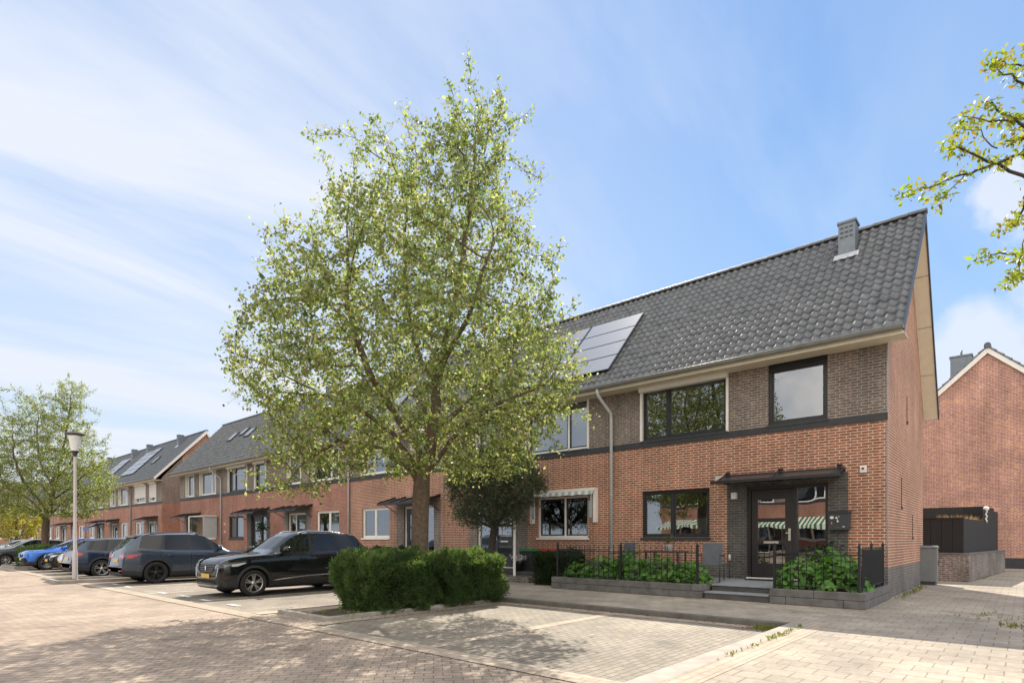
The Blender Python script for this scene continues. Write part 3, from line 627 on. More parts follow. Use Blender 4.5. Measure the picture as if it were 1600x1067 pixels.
def gable_wall(h, x, sgn, m, plinth=True, wrap=None):
    # side wall from front to rear with brick, plus verge board
    b = MB(); top = [(0, 6.22), (0.02, 6.32), (RY, RZ-.13), (6.3, BZ+.22), (6.3, 0)]
    zp = .72 if plinth else 0
    if plinth: b.face([(x, 0, 0), (x, 6.3, 0), (x, 6.3, zp), (x, 0, zp)], M['plinth'])
    if wrap:
        b.face([(x, 0, zp), (x, 1.5, zp), (x, 1.5, 4.2), (x, 0, 4.2)], M['brick_far']); b.face([(x, 0, 4.2), (x, 1.5, 4.2), (x, 1.5, 8.0), (x, 0, 6.25)], M['greybrick'])
        b.face([(x, 1.5, zp), (x, 6.3, zp), (x, 6.3, BZ+.22), (x, RY, RZ-.13), (x, 1.5, 8.0)], m)
    else: b.face([(x, 0, zp), (x, 6.3, zp), (x, 6.3, BZ+.22), (x, RY, RZ-.13), (x, 0.02, 6.32)], m)
    return b.build('gable_wall', h, norm=False)
def verge(rf, x, sgn, over, mat_edge, soff=True):
    b = MB(); xo = x+sgn*over; xi = x
    lo = on_roof(0, -.02, .05); 
    a = [(lo.y, lo.z), (RY, RZ+.06), (BY, BZ+.02)]
    a2 = [(lo.y+.03, lo.z-.2), (RY, RZ-.24), (BY-.03, BZ-.2)]
    for i in range(2):
        b.prism([a[i], a[i+1], a2[i+1], a2[i]], mat_edge, xo-sgn*.03, xo)
    o = b.build('verge_board', rf)
    if soff:
        b = MB()
        for i in range(2):
            y0, z0 = a2[i]; y1, z1 = a2[i+1]; n = 4
            for k in range(n):
                f0, f1 = k/n+.002, (k+1)/n-.002
                p0 = (y0+(y1-y0)*f0, z0+(z1-z0)*f0+.03); p1 = (y0+(y1-y0)*f1, z0+(z1-z0)*f1+.03)
                b.face([(xi+sgn*.003, *p0), (xo-sgn*.03, *p0), (xo-sgn*.03, *p1), (xi+sgn*.003, *p1)], M['cream'])
                b.face([(xi+sgn*.003, p0[0], p0[1]+.05), (xo-sgn*.03, p0[0], p0[1]+.05), (xo-sgn*.03, p1[0], p1[1]+.05), (xi+sgn*.003, p1[0], p1[1]+.05)], M['cream'])
        b.build('verge_soffit', rf, norm=False)
XB = [-2.4-W*(i+1) for i in range(6)]
S1 = dict(frame='black', frame_low='black', sash='black', sash_low='black', dark=1, shut_big=0, black_sml=1, canopy='glass', pipe=1, pipe_x=-.06, rx=(0, W+.4), chim=[(4.3, 6.1)], chh=1.0, cur_low=[(0, .2, 0, .35), (.75, 1, 0, .4)])
h1, rf1 = house(XB[0], False, 'end of terrace brick house nearest the camera with black window frames and black front door', S1)
gw = gable_wall(h1, W, 1, M['brick']); verge(rf1, W, 1, .4, M['anthr'])
for (yy, z0, z1) in ((2.95, 4.6, 5.3), (2.0, 2.25, 3.0), (4.0, 1.45, 2.1)):
    b = MB(); b.box(W-.05, W+.004, yy-.05, yy+.05, z0, z1, M['well']); b.box(W-.02, W+.03, yy-.08, yy+.08, z0-.06, z0, M['band']); b.build('vent_slot', h1)
b = MB(); b.box(W-.025, W+.003, -.006, .02, .75, 6.2, M['zinc']); b.build('corner_joint', h1)
b = MB(); b.box(3.3, 3.62, -.03, -.001, 2.98, 3.16, M['pipe'])
for i in range(5): b.box(3.32, 3.6, -.036, -.03, 3.0+i*.03, 3.012+i*.03, M['white'])
b.build('vent_grille', h1, bevel=.003)
b = MB(); b.box(3.78, 3.92, -.13, -.001, 2.5, 2.68, M['white']); b.build('wall_lamp', h1, bevel=.01)
b = MB(); b.box(6.86, 7.0, -.05, -.001, 3.0, 3.17, M['white']); b.lathe([(0, 0), (.03, .01), (.03, .04), (0, .05)], M['black'], (6.93, -.09, 3.07), 12); b.build('doorbell_camera', h1, bevel=.006)
mbx = MB(); mbx.box(6.2, 6.66, -.2, -.001, 1.62, 2.04, M['anthr']); mbx.prism([(-.22, 2.04), (-.22, 2.06), (0, 2.1), (0, 2.04)], M['anthr'], 6.18, 6.68); mb_o = mbx.build('mailbox', h1, bevel=.008)
def disc(b, x, z, r, y, m, n=14, sx=1): b.face([(x+r*sx*math.cos(2*math.pi*i/n), y, z+r*math.sin(2*math.pi*i/n)) for i in range(n)], m)
for kind_, x_, z_, w_, hh2_, m_ in (('d', 6.29, 1.93, .045, .035, 'white'), ('t', 6.39, 1.93, .035, .05, 'white'), ('b', 6.445, 1.95, .016, .007, 'white'), ('b', 6.412, 1.875, .009, .017, 'white'), ('d', 6.42, 1.835, .022, .02, 'white'),
                                  ('d', 6.285, 1.8, .013, .013, 'white'), ('d', 6.285, 1.76, .016, .015, 'binred'), ('b', 6.42, 1.695, .045, .006, 'bingreen'), ('b', 6.545, 1.703, .026, .009, 'white')):
    q = MB()
    if kind_ == 'd': disc(q, x_, z_, hh2_, -.204, M[m_], sx=w_/hh2_)
    elif kind_ == 't': q.face([(x_-w_, -.204, z_-hh2_/2), (x_+w_, -.204, z_-hh2_/2), (x_, -.204, z_+hh2_/2)], M[m_])
    else: q.face([(x_-w_, -.204, z_-hh2_), (x_+w_, -.204, z_-hh2_), (x_+w_, -.204, z_+hh2_), (x_-w_, -.204, z_+hh2_)], M[m_])
    q.build('sticker', mb_o, norm=False)
S2 = dict(frame='white', frame_low='white', sash='black', sash_low='black', door='anthr', dframe='white', chim=[(4.35, 5.98)], solar=[(.75, 4.15, 3.0, 7.35, 4, 2)], cur_big=[(0, 1, 0, 1)], cur_sml=[(.0, 1, 0, 1)], cur_low=[(0, 1, 0, .35)])
h2, rf2 = house(XB[1], True, 'brick terraced house with a striped awning over its lower window and solar panels', S2)
b = MB()   # striped awning folded out a little over the lower window of house 2
ax0, ax1 = W-3.36, W-.6
b.box(ax0, ax1, -.2, -.003, 2.98, 3.07, M['white'])
n = 26
for i in range(n):
    xa_, xb_ = ax0+.06+(ax1-ax0-.12)*i/n, ax0+.06+(ax1-ax0-.12)*(i+1)/n
    za, zb = 2.80-.02*abs(math.sin(i*.6)), 2.80-.02*abs(math.sin((i+1)*.6))
    b.face([(xa_, -.22, 2.98), (xb_, -.22, 2.98), (xb_, -.26, zb+.07), (xa_, -.26, za+.07)], M['awn'])
for xx in (ax0, ax1-.1): b.box(xx, xx+.1, -.16, -.003, 1.95, 2.975, M['white'])
for xx, s0 in ((ax0+.12, 1), (ax1-.13, -1)):
    for k in range(4): b.face([(xx+s0*.03*k, -.17-.04*(k % 2), 2.85-.1*k), (xx+s0*.03*(k+1), -.17-.04*((k+1) % 2), 2.85-.1*k), (xx+s0*.03*(k+1), -.17-.04*((k+1) % 2), 2.1), (xx+s0*.03*k, -.17-.04*(k % 2), 2.1)], M['awn'])
b.build('awning', h2, norm=False)
S3 = dict(frame='white', frame_low='white', sash='white', sash_low='white', canopy='rib', door='door_dark', dframe='white', pipe=1, chim=[(4.35, 5.98)], solar=[(1.0, 3.3, .4, 3.2, 3, 2)], cur_big=[(.3, 1, 0, .7)], cur_sml=[(0, .4, 0, 1)], brick='brick', pipe_x=-.05)
h3, rf3 = house(XB[2], False, 'brick terraced house behind the large tree with white frames above and below', S3)
S4 = dict(frame='white', frame_low='white', sash='white', sash_low='white', canopy='rib', chim=[(4.35, 5.98)], cur_sml=[(0, 1, 0, 1)], cur_low=[(.4, .8, 0, 1)], brick='brick_far', dframe='white')
h4, rf4 = house(XB[3], True, 'brick terraced house with white framed windows directly behind the black car', S4)
S5 = dict(frame='black', frame_low='black', sash='black', sash_low='black', shut_big=0, shut_sml=0, canopy='rib', canopy2=None, pipe=1, pipe_x=-.05, chim=[(4.35, 5.98)], sky=[(2.7, 3.6, .4, 1.1)], cur_big=[(0, 1, 0, 1)], cur_low=[(0, 1, 0, 1)], cur_sml=[(.3, .9, 0, 1)], brick='brick_far', dark=1)
h5, rf5 = house(XB[4], False, 'brick terraced house with two white roller shutter boxes and butterfly ornaments on the wall', S5)
b = MB()
for z_ in (2.35, 1.85):
    for sg in (-1, 1):
        for zz_ in (-1, 1): b.face([(.55, -.03, z_), (.55+sg*.09, -.07, z_+.1*zz_+.04), (.55+sg*.13, -.06, z_+.03*zz_)], M['white'])
b.build('wall_ornament', h5, norm=False)
S6 = dict(frame='white', frame_low='white', sash='white', sash_low='black', canopy='rib', rx=(-.35, W), sky=[(2.7, 3.6, 5.2, 5.9), (3.1, 3.9, 6.5, 7.1)], cur_big=[(0, 1, 0, 1)], cur_sml=[(0, .6, 0, 1)], cur_low=[(0, .4, 0, 1), (.6, 1, 0, 1)], brick='brick_far')
h6, rf6 = house(XB[5], True, 'far end brick terraced house of the first row with a canopy and pale side screen', S6)
gable_wall(h6, 0, -1, M['brick_far']); verge(rf6, 0, -1, .35, M['anthr'])
b = MB(); b.box(4.2, 6.9, -.9, -.1, 2.9, 2.96, M['white']); b.box(6.75, 6.82, -.95, -.1, 1.5, 2.95, M['pipe']); b.box(4.25, 4.33, -.95, -.87, .1, 2.9, M['white']); b.build('side_screen', h6)
# second row further down the street
X2 = -50.8; n2 = 7
labs = ['end house of the far row with red gable and white shutters half down',
        'second house of the far row with solar panels on its roof', 'third house of the far row with blue awning over the door', 'fourth house of the far row with pale door',
        'fifth house of the far row behind the distant tree', 'sixth house of the far row', 'last house of the far row']
for i in range(n2):
    mir = i % 2 == 1
    st = dict(frame='white', frame_low='white', sash='white', sash_low='white', canopy='rib', brick='brick_far', tile='tile_far', tiles=(18, .3), dframe='white')
    if i == 0: st.update(shut_big=.72, shut_sml=.78, rx=(0, W+.18), chim=[(4.3, 3.9)], sky=[(2.2, 3.1, 2.0, 2.6)])
    if i == 1: st.update(solar=[(1.2, 4.7, 3.4, 7.2, 5, 2)], chim=[(4.3, 3.9)], pipe=1, pipe_x=W-.05)
    if i == 2: st.update(solar=[(2.0, 4.4, 3.6, 6.6, 3, 3)], chim=[(4.3, 6.5)])
    if i == 3: st.update(chim=[(4.3, 2.0)])
    if i in (0, 2, 4): st.update(pipe=1, pipe_x=-.05)
    hh_, rr = house(X2-W*(i+1), mir, labs[i], st, group='terraced houses in the far brick row')
    if i == 0: gable_wall(hh_, W, 1, M['brick'], plinth=False, wrap=True); verge(rr, W, 1, .18, M['white'])
    if i == 2:
        b = MB(); b.face([(4.2, -.03, 2.9), (6.4, -.03, 2.9), (6.4, -1.2, 2.45), (4.2, -1.2, 2.45)], M['binblue']); b.face([(4.2, -1.2, 2.45), (6.4, -1.2, 2.45), (6.4, -1.2, 2.25), (4.2, -1.2, 2.25)], M['binblue']); b.build('awning', hh_, norm=False)
    if i == n2-1: gable_wall(hh_, 0, -1, M['brick_far'])
# brown roofed house closing the view on the far left
bh, br = house(-121, False, 'brown tiled house at the far end of the street behind the small yellow tree', dict(frame='white', frame_low='white', sash='white', sash_low='white', brick='brick_far', tile='tile_brown', tiles=(18, .3), dframe='white'), y=13.5, group='houses closing the end of the street')
bh.rotation_euler = (0, 0, R(38))
bh2, br2 = house(-114, True, 'brown tiled house at the far left edge of the street', dict(frame='white', frame_low='white', sash='white', sash_low='white', brick='brick_far', tile='tile_brown', tiles=(18, .3), dframe='white'), y=19.0, group='houses closing the end of the street')
bh2.rotation_euler = (0, 0, R(38))
# houses across the street, sunlit, seen in the window reflections
for i, lb in enumerate(('sunlit house across the street with a green striped awning, opposite the end house', 'sunlit house across the street, opposite the striped awning house', 'sunlit house across the street, opposite the large tree', 'sunlit house across the street, opposite the black car')):
    oh, orf = house(-1.5-W*(i+1)+6, i % 2 == 1, lb, dict(frame='white', frame_low='white', sash='white', sash_low='white', brick='brick_far', tile='tile_far', tiles=(18, .4), dframe='white'), y=-17, rz=math.pi, group='terraced houses across the street')
    b = MB(); b.face([(.6, -.05, 3.1), (W-.5, -.05, 3.1), (W-.5, -1.7, 2.5), (.6, -1.7, 2.5)], M['awn_g']); b.face([(.6, -1.7, 2.5), (W-.5, -1.7, 2.5), (W-.5, -1.7, 2.25), (.6, -1.7, 2.25)], M['awn_g']); b.build('awning', oh, norm=False)
# rear house whose gable faces the alley
rh = thing('gable_house', 'brick house behind the alley with a tall mottled gable and white verge boards', 'house', (-1.33, 36.5, 0))
b = MB(); hw = 4.7; ze = 10.6-hw*.93
b.face([(-hw, 0, .5), (hw, 0, .5), (hw, 0, ze), (0, 0, 10.6), (-hw, 0, ze)], M['brick_rear']); b.box(-hw-.0, hw, -.03, .0, 0, .5, M['band'])
b.face([(-hw, 0, 0), (-hw, 12, 0), (-hw, 12, ze), (-hw, 0, ze)], M['brick_rear']); b.face([(hw, 0, 0), (hw, 12, 0), (hw, 12, ze), (hw, 0, ze)], M['brick_rear'])
b.face([(-hw, 12, 0), (hw, 12, 0), (hw, 12, ze), (0, 12, 10.6), (-hw, 12, ze)], M['brick_rear']); b.build('wall', rh, norm=False)
b = MB()
for sg in (-1, 1):
    d = Vector((sg, 0, -.93)).normalized(); nrm = Vector((sg*.93, 0, 1)).normalized(); ap = Vector((0, 0, 10.72)); Ls = (hw+.4)/abs(d.x)
    nt = 18
    for i in range(nt):
        a, c = Ls*i/nt, Ls*(i+1)/nt+.04
        q = [ap+d*a, ap+d*c]; qq = [q[0]+nrm*.03, q[1]+nrm*.08]
        b.face([(p.x, -.16, p.z) for p in (q[0], q[1], qq[1], qq[0])], M['lead'])
        b.face([(qq[0].x, -.16, qq[0].z), (qq[1].x, -.16, qq[1].z), (qq[1].x, 12.1, qq[1].z), (qq[0].x, 12.1, qq[0].z)], M['tile_far'])
        b.face([(qq[1].x, -.16, qq[1].z), (q[1].x, -.16, q[1].z), (q[1].x, 12.1, q[1].z), (qq[1].x, 12.1, qq[1].z)], M['tile_far'])
rr = b.build('roof', rh, norm=False)
b = MB(); b.tube([(0, -.2, 10.78), (0, 12.1, 10.78)], .14, M['tile_far'], 10); b.lathe([(0, -.25), (.17, -.25), (.19, -.2), (.15, -.1)], M['planter'], (0, 0, 0), 12)
b.v = b.v  # ridge
b.build('ridge', rr)
b = MB()
for sg in (-1, 1):
    b.prism([(0, 10.70), (0, 10.42), (sg*(hw+.42), 10.42-(hw+.42)*.93), (sg*(hw+.42), 10.70-(hw+.42)*.93)], M['white'], -.12, -.04, axis=1)
b.build('verge_board', rr)
b = MB(); b.box(-1.65, -.75, 2.6, 3.4, 9.2, 11.2, M['lead']); b.box(-1.7, -.7, 2.55, 3.45, 11.13, 11.2, M['lead']); b.tube([(-1.2, 3, 11.2), (-1.2, 3, 11.55)], .05, M['lead'], 8); b.build('chimney', rr)
# ------------------------------------------------------------------ alley: brick bed with timber fence, cabinet
wl_ = thing('garden_wall', 'weathered low brick wall in the alley carrying the black timber fence', 'wall', (-1.34, 24.12, 0), R(-4.9))
b = MB(); b.box(-6.5, 0, 0, .22, 0, .88, M['oldwall']); b.box(-.22, 0, .22, 8.6, 0, .88, M['oldwall']); b.build('wall', wl_, bevel=.01)
b = MB(); b.box(-6.5, .02, -.02, .3, .883, .94, M['planter']); b.box(-.3, .02, .3, 8.62, .883, .94, M['planter']); b.build('coping', wl_, bevel=.012)
fn = thing('timber_fence', 'black vertical board fence on top of the low alley wall', 'fence', (-1.5, 24.3, .942), R(-4.9))
b = MB(); b.box(-6.0, 0, .03, .036, 0, 1.15, M['timber'])
for i in range(20): b.box(-6.0+i*.3+.004, -6.0+(i+1)*.3-.004, 0, .025+.004*(i % 2), 0, 1.15, M['timber'])
b.build('front_boards', fn, bevel=.004)
b = MB()
for i in range(60): b.box(-.025-.004*(i % 2), 0.0, .035+i*.13, .035+(i+1)*.13-.006, 0, 1.15 if i*.13 < 4 else 1.6, M['timber'])
b.build('side_boards', fn)
b = MB(); b.box(-6.0, .03, -.03, .05, 1.153, 1.19, M['timber']); b.build('top_rail', fn)
b = MB(); b.box(-3.4, -.1, 5.2, 7.6, 1.25, 1.75, M['timber']); b.build('back_board', fn)
b = MB()
for i in range(300):
    x = -.9+rng.random()*1.0; yy = .3+rng.random()*3.8; r_ = Vector((rng.normal(0, .1), rng.normal(0, .1), .12+rng.random()*.16)); p = Vector((-1.5+x*.9+yy*.086-.12, 24.3+yy, 2.02)); w_ = Vector((.006, .006, 0))
    b.face([p-w_, p+w_, p+r_], M['straw'])
for i in range(4): b.box(-2.4, -1.6+.086*i, 24.6+i, 25.3+i, 1.95, 2.04, M['straw'])
tag(b.build('dried_grass_bed', norm=False), 'strip of dry straw coloured grass showing above the black fence', 'plants', kind='stuff')
pl = thing('garden_ornament', 'small white ball on a pale twisted stem at the black fence top', 'ornament', (-1.08, 28.6, 2.1)); pl.scale = (.5, .5, .62)
b = MB(); b.lathe([(0, .6), (.14, .66), (.2, .76), (.14, .86), (0, .9)], M['white'], seg=14); b.build('globe', pl)
b = MB(); b.tube([(.05*math.sin(i*1.7), .05*math.cos(i*1.7), -.1+i*.08) for i in range(10)], .05, M['white'], 7); b.build('stem', pl)
cb_ = thing('utility_cabinet', 'grey street utility cabinet standing against the brick gable in the alley', 'cabinet', (-2.22, 22.0, 0))
b = MB(); b.box(-.2, .2, -.2, .2, .0, .1, M['anthr']); b.box(-.22, .22, -.22, .22, .1, 1.12, M['cabinet']); b.build('body', cb_, bevel=.012)
b = MB(); b.prism([(-.25, 1.12), (-.25, 1.17), (0, 1.2), (.25, 1.17), (.25, 1.12)], M['cabinet'], -.25, .25); b.build('lid', cb_, bevel=.01)
b = MB(); b.box(.222, .234, -.19, .19, .16, 1.08, M['cabinet']); dd = b.build('door', cb_, bevel=.004)
b = MB(); b.box(.234, .25, .05, .09, .58, .76, M['black']); b.build('handle', dd, bevel=.004)
# ------------------------------------------------------------------ front gardens
def planter_box(name, label, x0, x1, y0, y1, z, sides):
    t = thing(name, label, 'planter', ((x0+x1)/2, y0, 0)); ox, oy = (x0+x1)/2, y0
    b = MB()
    n = int((x1-x0)/1.1)+1
    for r in range(2):
        z0, z1 = r*z/2+.003, (r+1)*z/2-.003; off = .5*r
        xs = [x0]+[x0+(i+off+.3)*1.1 for i in range(n) if x0 < x0+(i+off+.3)*1.1 < x1-.1]+[x1]
        for i in range(len(xs)-1): b.box(xs[i]-ox+.003, xs[i+1]-ox-.003, 0+.004*(r), .12, z0, z1, M['planter'])
        for sx in sides:
            xx = x0 if sx < 0 else x1-.12; ys = [y0+.123, y0+1.0+off*.6, y1]
            for i in range(len(ys)-1): b.box(xx-ox, xx+.12-ox-.004*r, ys[i]-oy+.003, ys[i+1]-oy-.003, z0, z1, M['planter'])
    b.build('edging', t, bevel=.012)
    b = MB(); b.box(x0+.12-ox, x1-.12-ox, .12, y1-oy, .0, z-.06, M['soil']); b.build('soil', t)
    return t
planter_box('planter', 'long stone edged planting bed in front of the lower window of the nearest house', -10.15, -5.72, 13.22, 14.35, .33, (-1, 1))
planter_box('planter', 'stone edged planting bed at the corner beside the front door steps', -4.17, -2.34, 13.22, 16.05, .33, (-1, 1))
t = thing('front_steps', 'two grey stone steps and terrace leading to the black front door', 'steps', (-4.95, 13.3, 0))
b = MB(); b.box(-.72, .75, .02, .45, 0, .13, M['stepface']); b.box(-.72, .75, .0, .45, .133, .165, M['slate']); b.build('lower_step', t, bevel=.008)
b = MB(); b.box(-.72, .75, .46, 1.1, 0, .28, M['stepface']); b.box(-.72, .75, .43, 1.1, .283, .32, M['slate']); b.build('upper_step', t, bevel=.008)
b = MB(); b.box(-5.0, .75, 1.103, 2.74, 0, .325, M['slate']); b.build('terrace', t, bevel=.006)
b = MB(); b.box(-.6, .6, 2.3, 2.7, .327, .345, M['rattan']); b.build('door_mat', t)
t2_ = thing('porch_step', 'low stone doorstep of the house with the striped awning', 'steps', (-14.2, 14.3, 0))
b = MB(); b.box(-3, 2.3, .6, 1.79, 0, .3, M['stepface']); b.box(-1.5, 2.3, 0, .59, 0, .18, M['oldwall']); b.build('step', t2_, bevel=.01)
def railing(label, pts, z0, z1, sp, posts):
    t = thing('railing', label, 'railing', (pts[0][0], pts[0][1], z0)); o = Vector((pts[0][0], pts[0][1], 0))
    b = MB(); bars = MB()
    for i in range(len(pts)-1):
        a, c = Vector((*pts[i], 0))-o, Vector((*pts[i+1], 0))-o; L_ = (c-a).length; d = (c-a).normalized(); h_ = z1-z0
        for zz_ in (.1, h_-.14): b.tube([a+Vector((0, 0, zz_)), c+Vector((0, 0, zz_))], .012, M['iron'], 6)
        n = round(L_/sp)
        for k in range(1, n):
            p = a+d*L_*k/n; bars.tube([p+Vector((0, 0, 0)), p+Vector((0, 0, h_-.03)), p+Vector((0, 0, h_+.02))], [.008, .008, .002], M['iron'], 5)
            bars.lathe([(0, -.02), (.016, 0), (0, .02)], M['iron'], tuple(p+Vector((0, 0, h_-.02))), 6)
    r = b.build('rail', t); bars.build('bars', t)
    for (px, py) in posts:
        q = MB(); q.box(px-o.x-.025, px-o.x+.025, py-o.y-.025, py-o.y+.025, -.1, z1-z0+.05, M['iron']); q.lathe([(0, 0), (.03, .02), (0, .06)], M['iron'], (px-o.x, py-o.y, z1-z0+.05), 8); q.build('post', t)
    return t
railing('black iron railing around the long planting bed below the window', [(-10.02, 15.2), (-10.02, 13.36), (-5.86, 13.36)], .3, 1.22, .155, [(-10.02, 13.36), (-7.95, 13.36), (-5.86, 13.36)])
railing('black iron railing around the corner bed beside the steps', [(-4.1, 13.36), (-2.48, 13.36), (-2.48, 15.95)], .3, 1.22, .155, [(-4.1, 13.36), (-2.48, 13.36), (-2.48, 14.6), (-2.48, 15.95)])
b = MB()
for i in range(26): b.box(-2.452, -2.44, 13.45+i*.096, 13.45+i*.096+.04, .42, 1.18, M['rattan'])
for i in range(16): b.box(-2.462, -2.454, 13.45, 15.93, .44+i*.046, .458+i*.046, M['rattan'])
tag(b.build('privacy_screen'), 'black woven screen behind the corner railing next to the gable', 'screen')
# broad leaf clumps
def leaf_cloud(centers, n, L, Wd, up=.3, spread=.1, seed=1, hang=0, fold=.25, jit=.35):
    """centers (N,3) ; n leaves at each -> verts,quads of folded rhombi"""
    g = np.random.default_rng(seed); N = len(centers)*n
    c = np.repeat(centers, n, 0)+g.normal(0, spread, (N, 3))
    d = g.normal(0, 1, (N, 3)); d[:, 2] += up-hang; d /= np.linalg.norm(d, axis=1)[:, None]+1e-9
    nr = g.normal(0, 1, (N, 3)); nr[:, 2] += .8; s = np.cross(d, nr); s /= np.linalg.norm(s, axis=1)[:, None]+1e-9
    u = np.cross(s, d); ls = L*(1+g.normal(0, jit*.5, N)).clip(.4, 1.8)[:, None]; ws = ls*Wd/L*.5
    v0 = c; v1 = c+d*ls*.5+s*ws+u*ws*fold; v2 = c+d*ls; v3 = c+d*ls*.5-s*ws+u*ws*fold
    V = np.stack([v0, v1, v2, v3], 1).reshape(-1, 3); Q = np.arange(N*4).reshape(N, 4)
    return V, Q
def round_leaf_mesh(name, pos, nrm, size, mat, parent, seed=3):
    """ovate six-sided leaves lying along nrm"""
    g = np.random.default_rng(seed); N = len(pos)
    t = g.normal(0, 1, (N, 3)); t -= nrm*(t*nrm).sum(1)[:, None]; t /= np.linalg.norm(t, axis=1)[:, None]; s = np.cross(nrm, t)
    sz = size*(1+g.normal(0, .22, N)).clip(.5, 1.6)[:, None]
    sh = [(0, -.5, .0), (.3, -.3, .05), (.38, .05, .06), (.22, .35, .03), (0, .62, -.06), (-.22, .35, .03), (-.38, .05, .06), (-.3, -.3, .05)]
    V = np.stack([pos+s*a*sz+t*b_*sz+nrm*c_*sz for a, b_, c_ in sh], 1).reshape(-1, 3); Q = np.arange(N*8).reshape(N, 8)
    return fast_mesh(name, V, Q, mat, parent)
def hydrangea(label, x, y, z, rx, ry, rz_, n, seed):
    g = np.random.default_rng(seed); t = thing('hydrangea', label, 'shrub', (x, y, z), group='hydrangea shrubs in the front beds')
    th = g.random(n)*2*math.pi; ph = np.arccos(1-g.random(n)*1.15); r = .72+.3*g.random(n)**.5
    lump = 1+.16*np.sin(th*3+seed)*np.sin(ph*4+seed)
    d = np.stack([np.sin(ph)*np.cos(th), np.sin(ph)*np.sin(th), np.cos(ph)], 1)
    P = d*np.array([rx, ry, rz_])*(r*lump)[:, None]; P[:, 2] = np.abs(P[:, 2])*1.0+.05
    N_ = d*np.array([1, 1, 1.3])+g.normal(0, .45, (n, 3))+np.array([0, -.1, .5]); N_ /= np.linalg.norm(N_, axis=1)[:, None]
    round_leaf_mesh('leaves', P, N_, .125, M['leaf_hyd'], t, seed)
    b = MB()
    for i in range(16):
        a = g.random()*6.28; q = g.random()**.5; b.tube([(0.3*rx*math.cos(a)*q, .3*ry*math.sin(a)*q, -.1), (.8*rx*math.cos(a)*q, .8*ry*math.sin(a)*q, rz_*.7)], .006, M['bark'], 4, cap=False)
    b.build('stems', t)
for i, (x, y, rx, ry, rz_, n, lb) in enumerate(((-9.6, 13.75, .42, .35, .42, 150, 'smallest hydrangea at the left end of the long bed'), (-8.75, 13.8, .55, .42, .6, 260, 'hydrangea second from the left in the long bed'), (-7.95, 13.8, .55, .45, .75, 330, 'tallest hydrangea in the middle of the long bed'),
        (-7.1, 13.8, .55, .45, .66, 300, 'hydrangea right of the middle of the long bed'), (-6.25, 13.8, .52, .45, .52, 260, 'hydrangea at the right end of the long bed near the steps'),
        (-3.75, 14.0, .5, .6, .62, 330, 'hydrangea in the corner bed beside the steps'), (-2.95, 13.95, .55, .6, .68, 400, 'hydrangea leaning through the railing at the house corner'), (-3.35, 14.9, .6, .5, .85, 330, 'taller hydrangea at the back of the corner bed'))):
    hydrangea(lb, x, y, .28, rx, ry, rz_, n, 20+i)
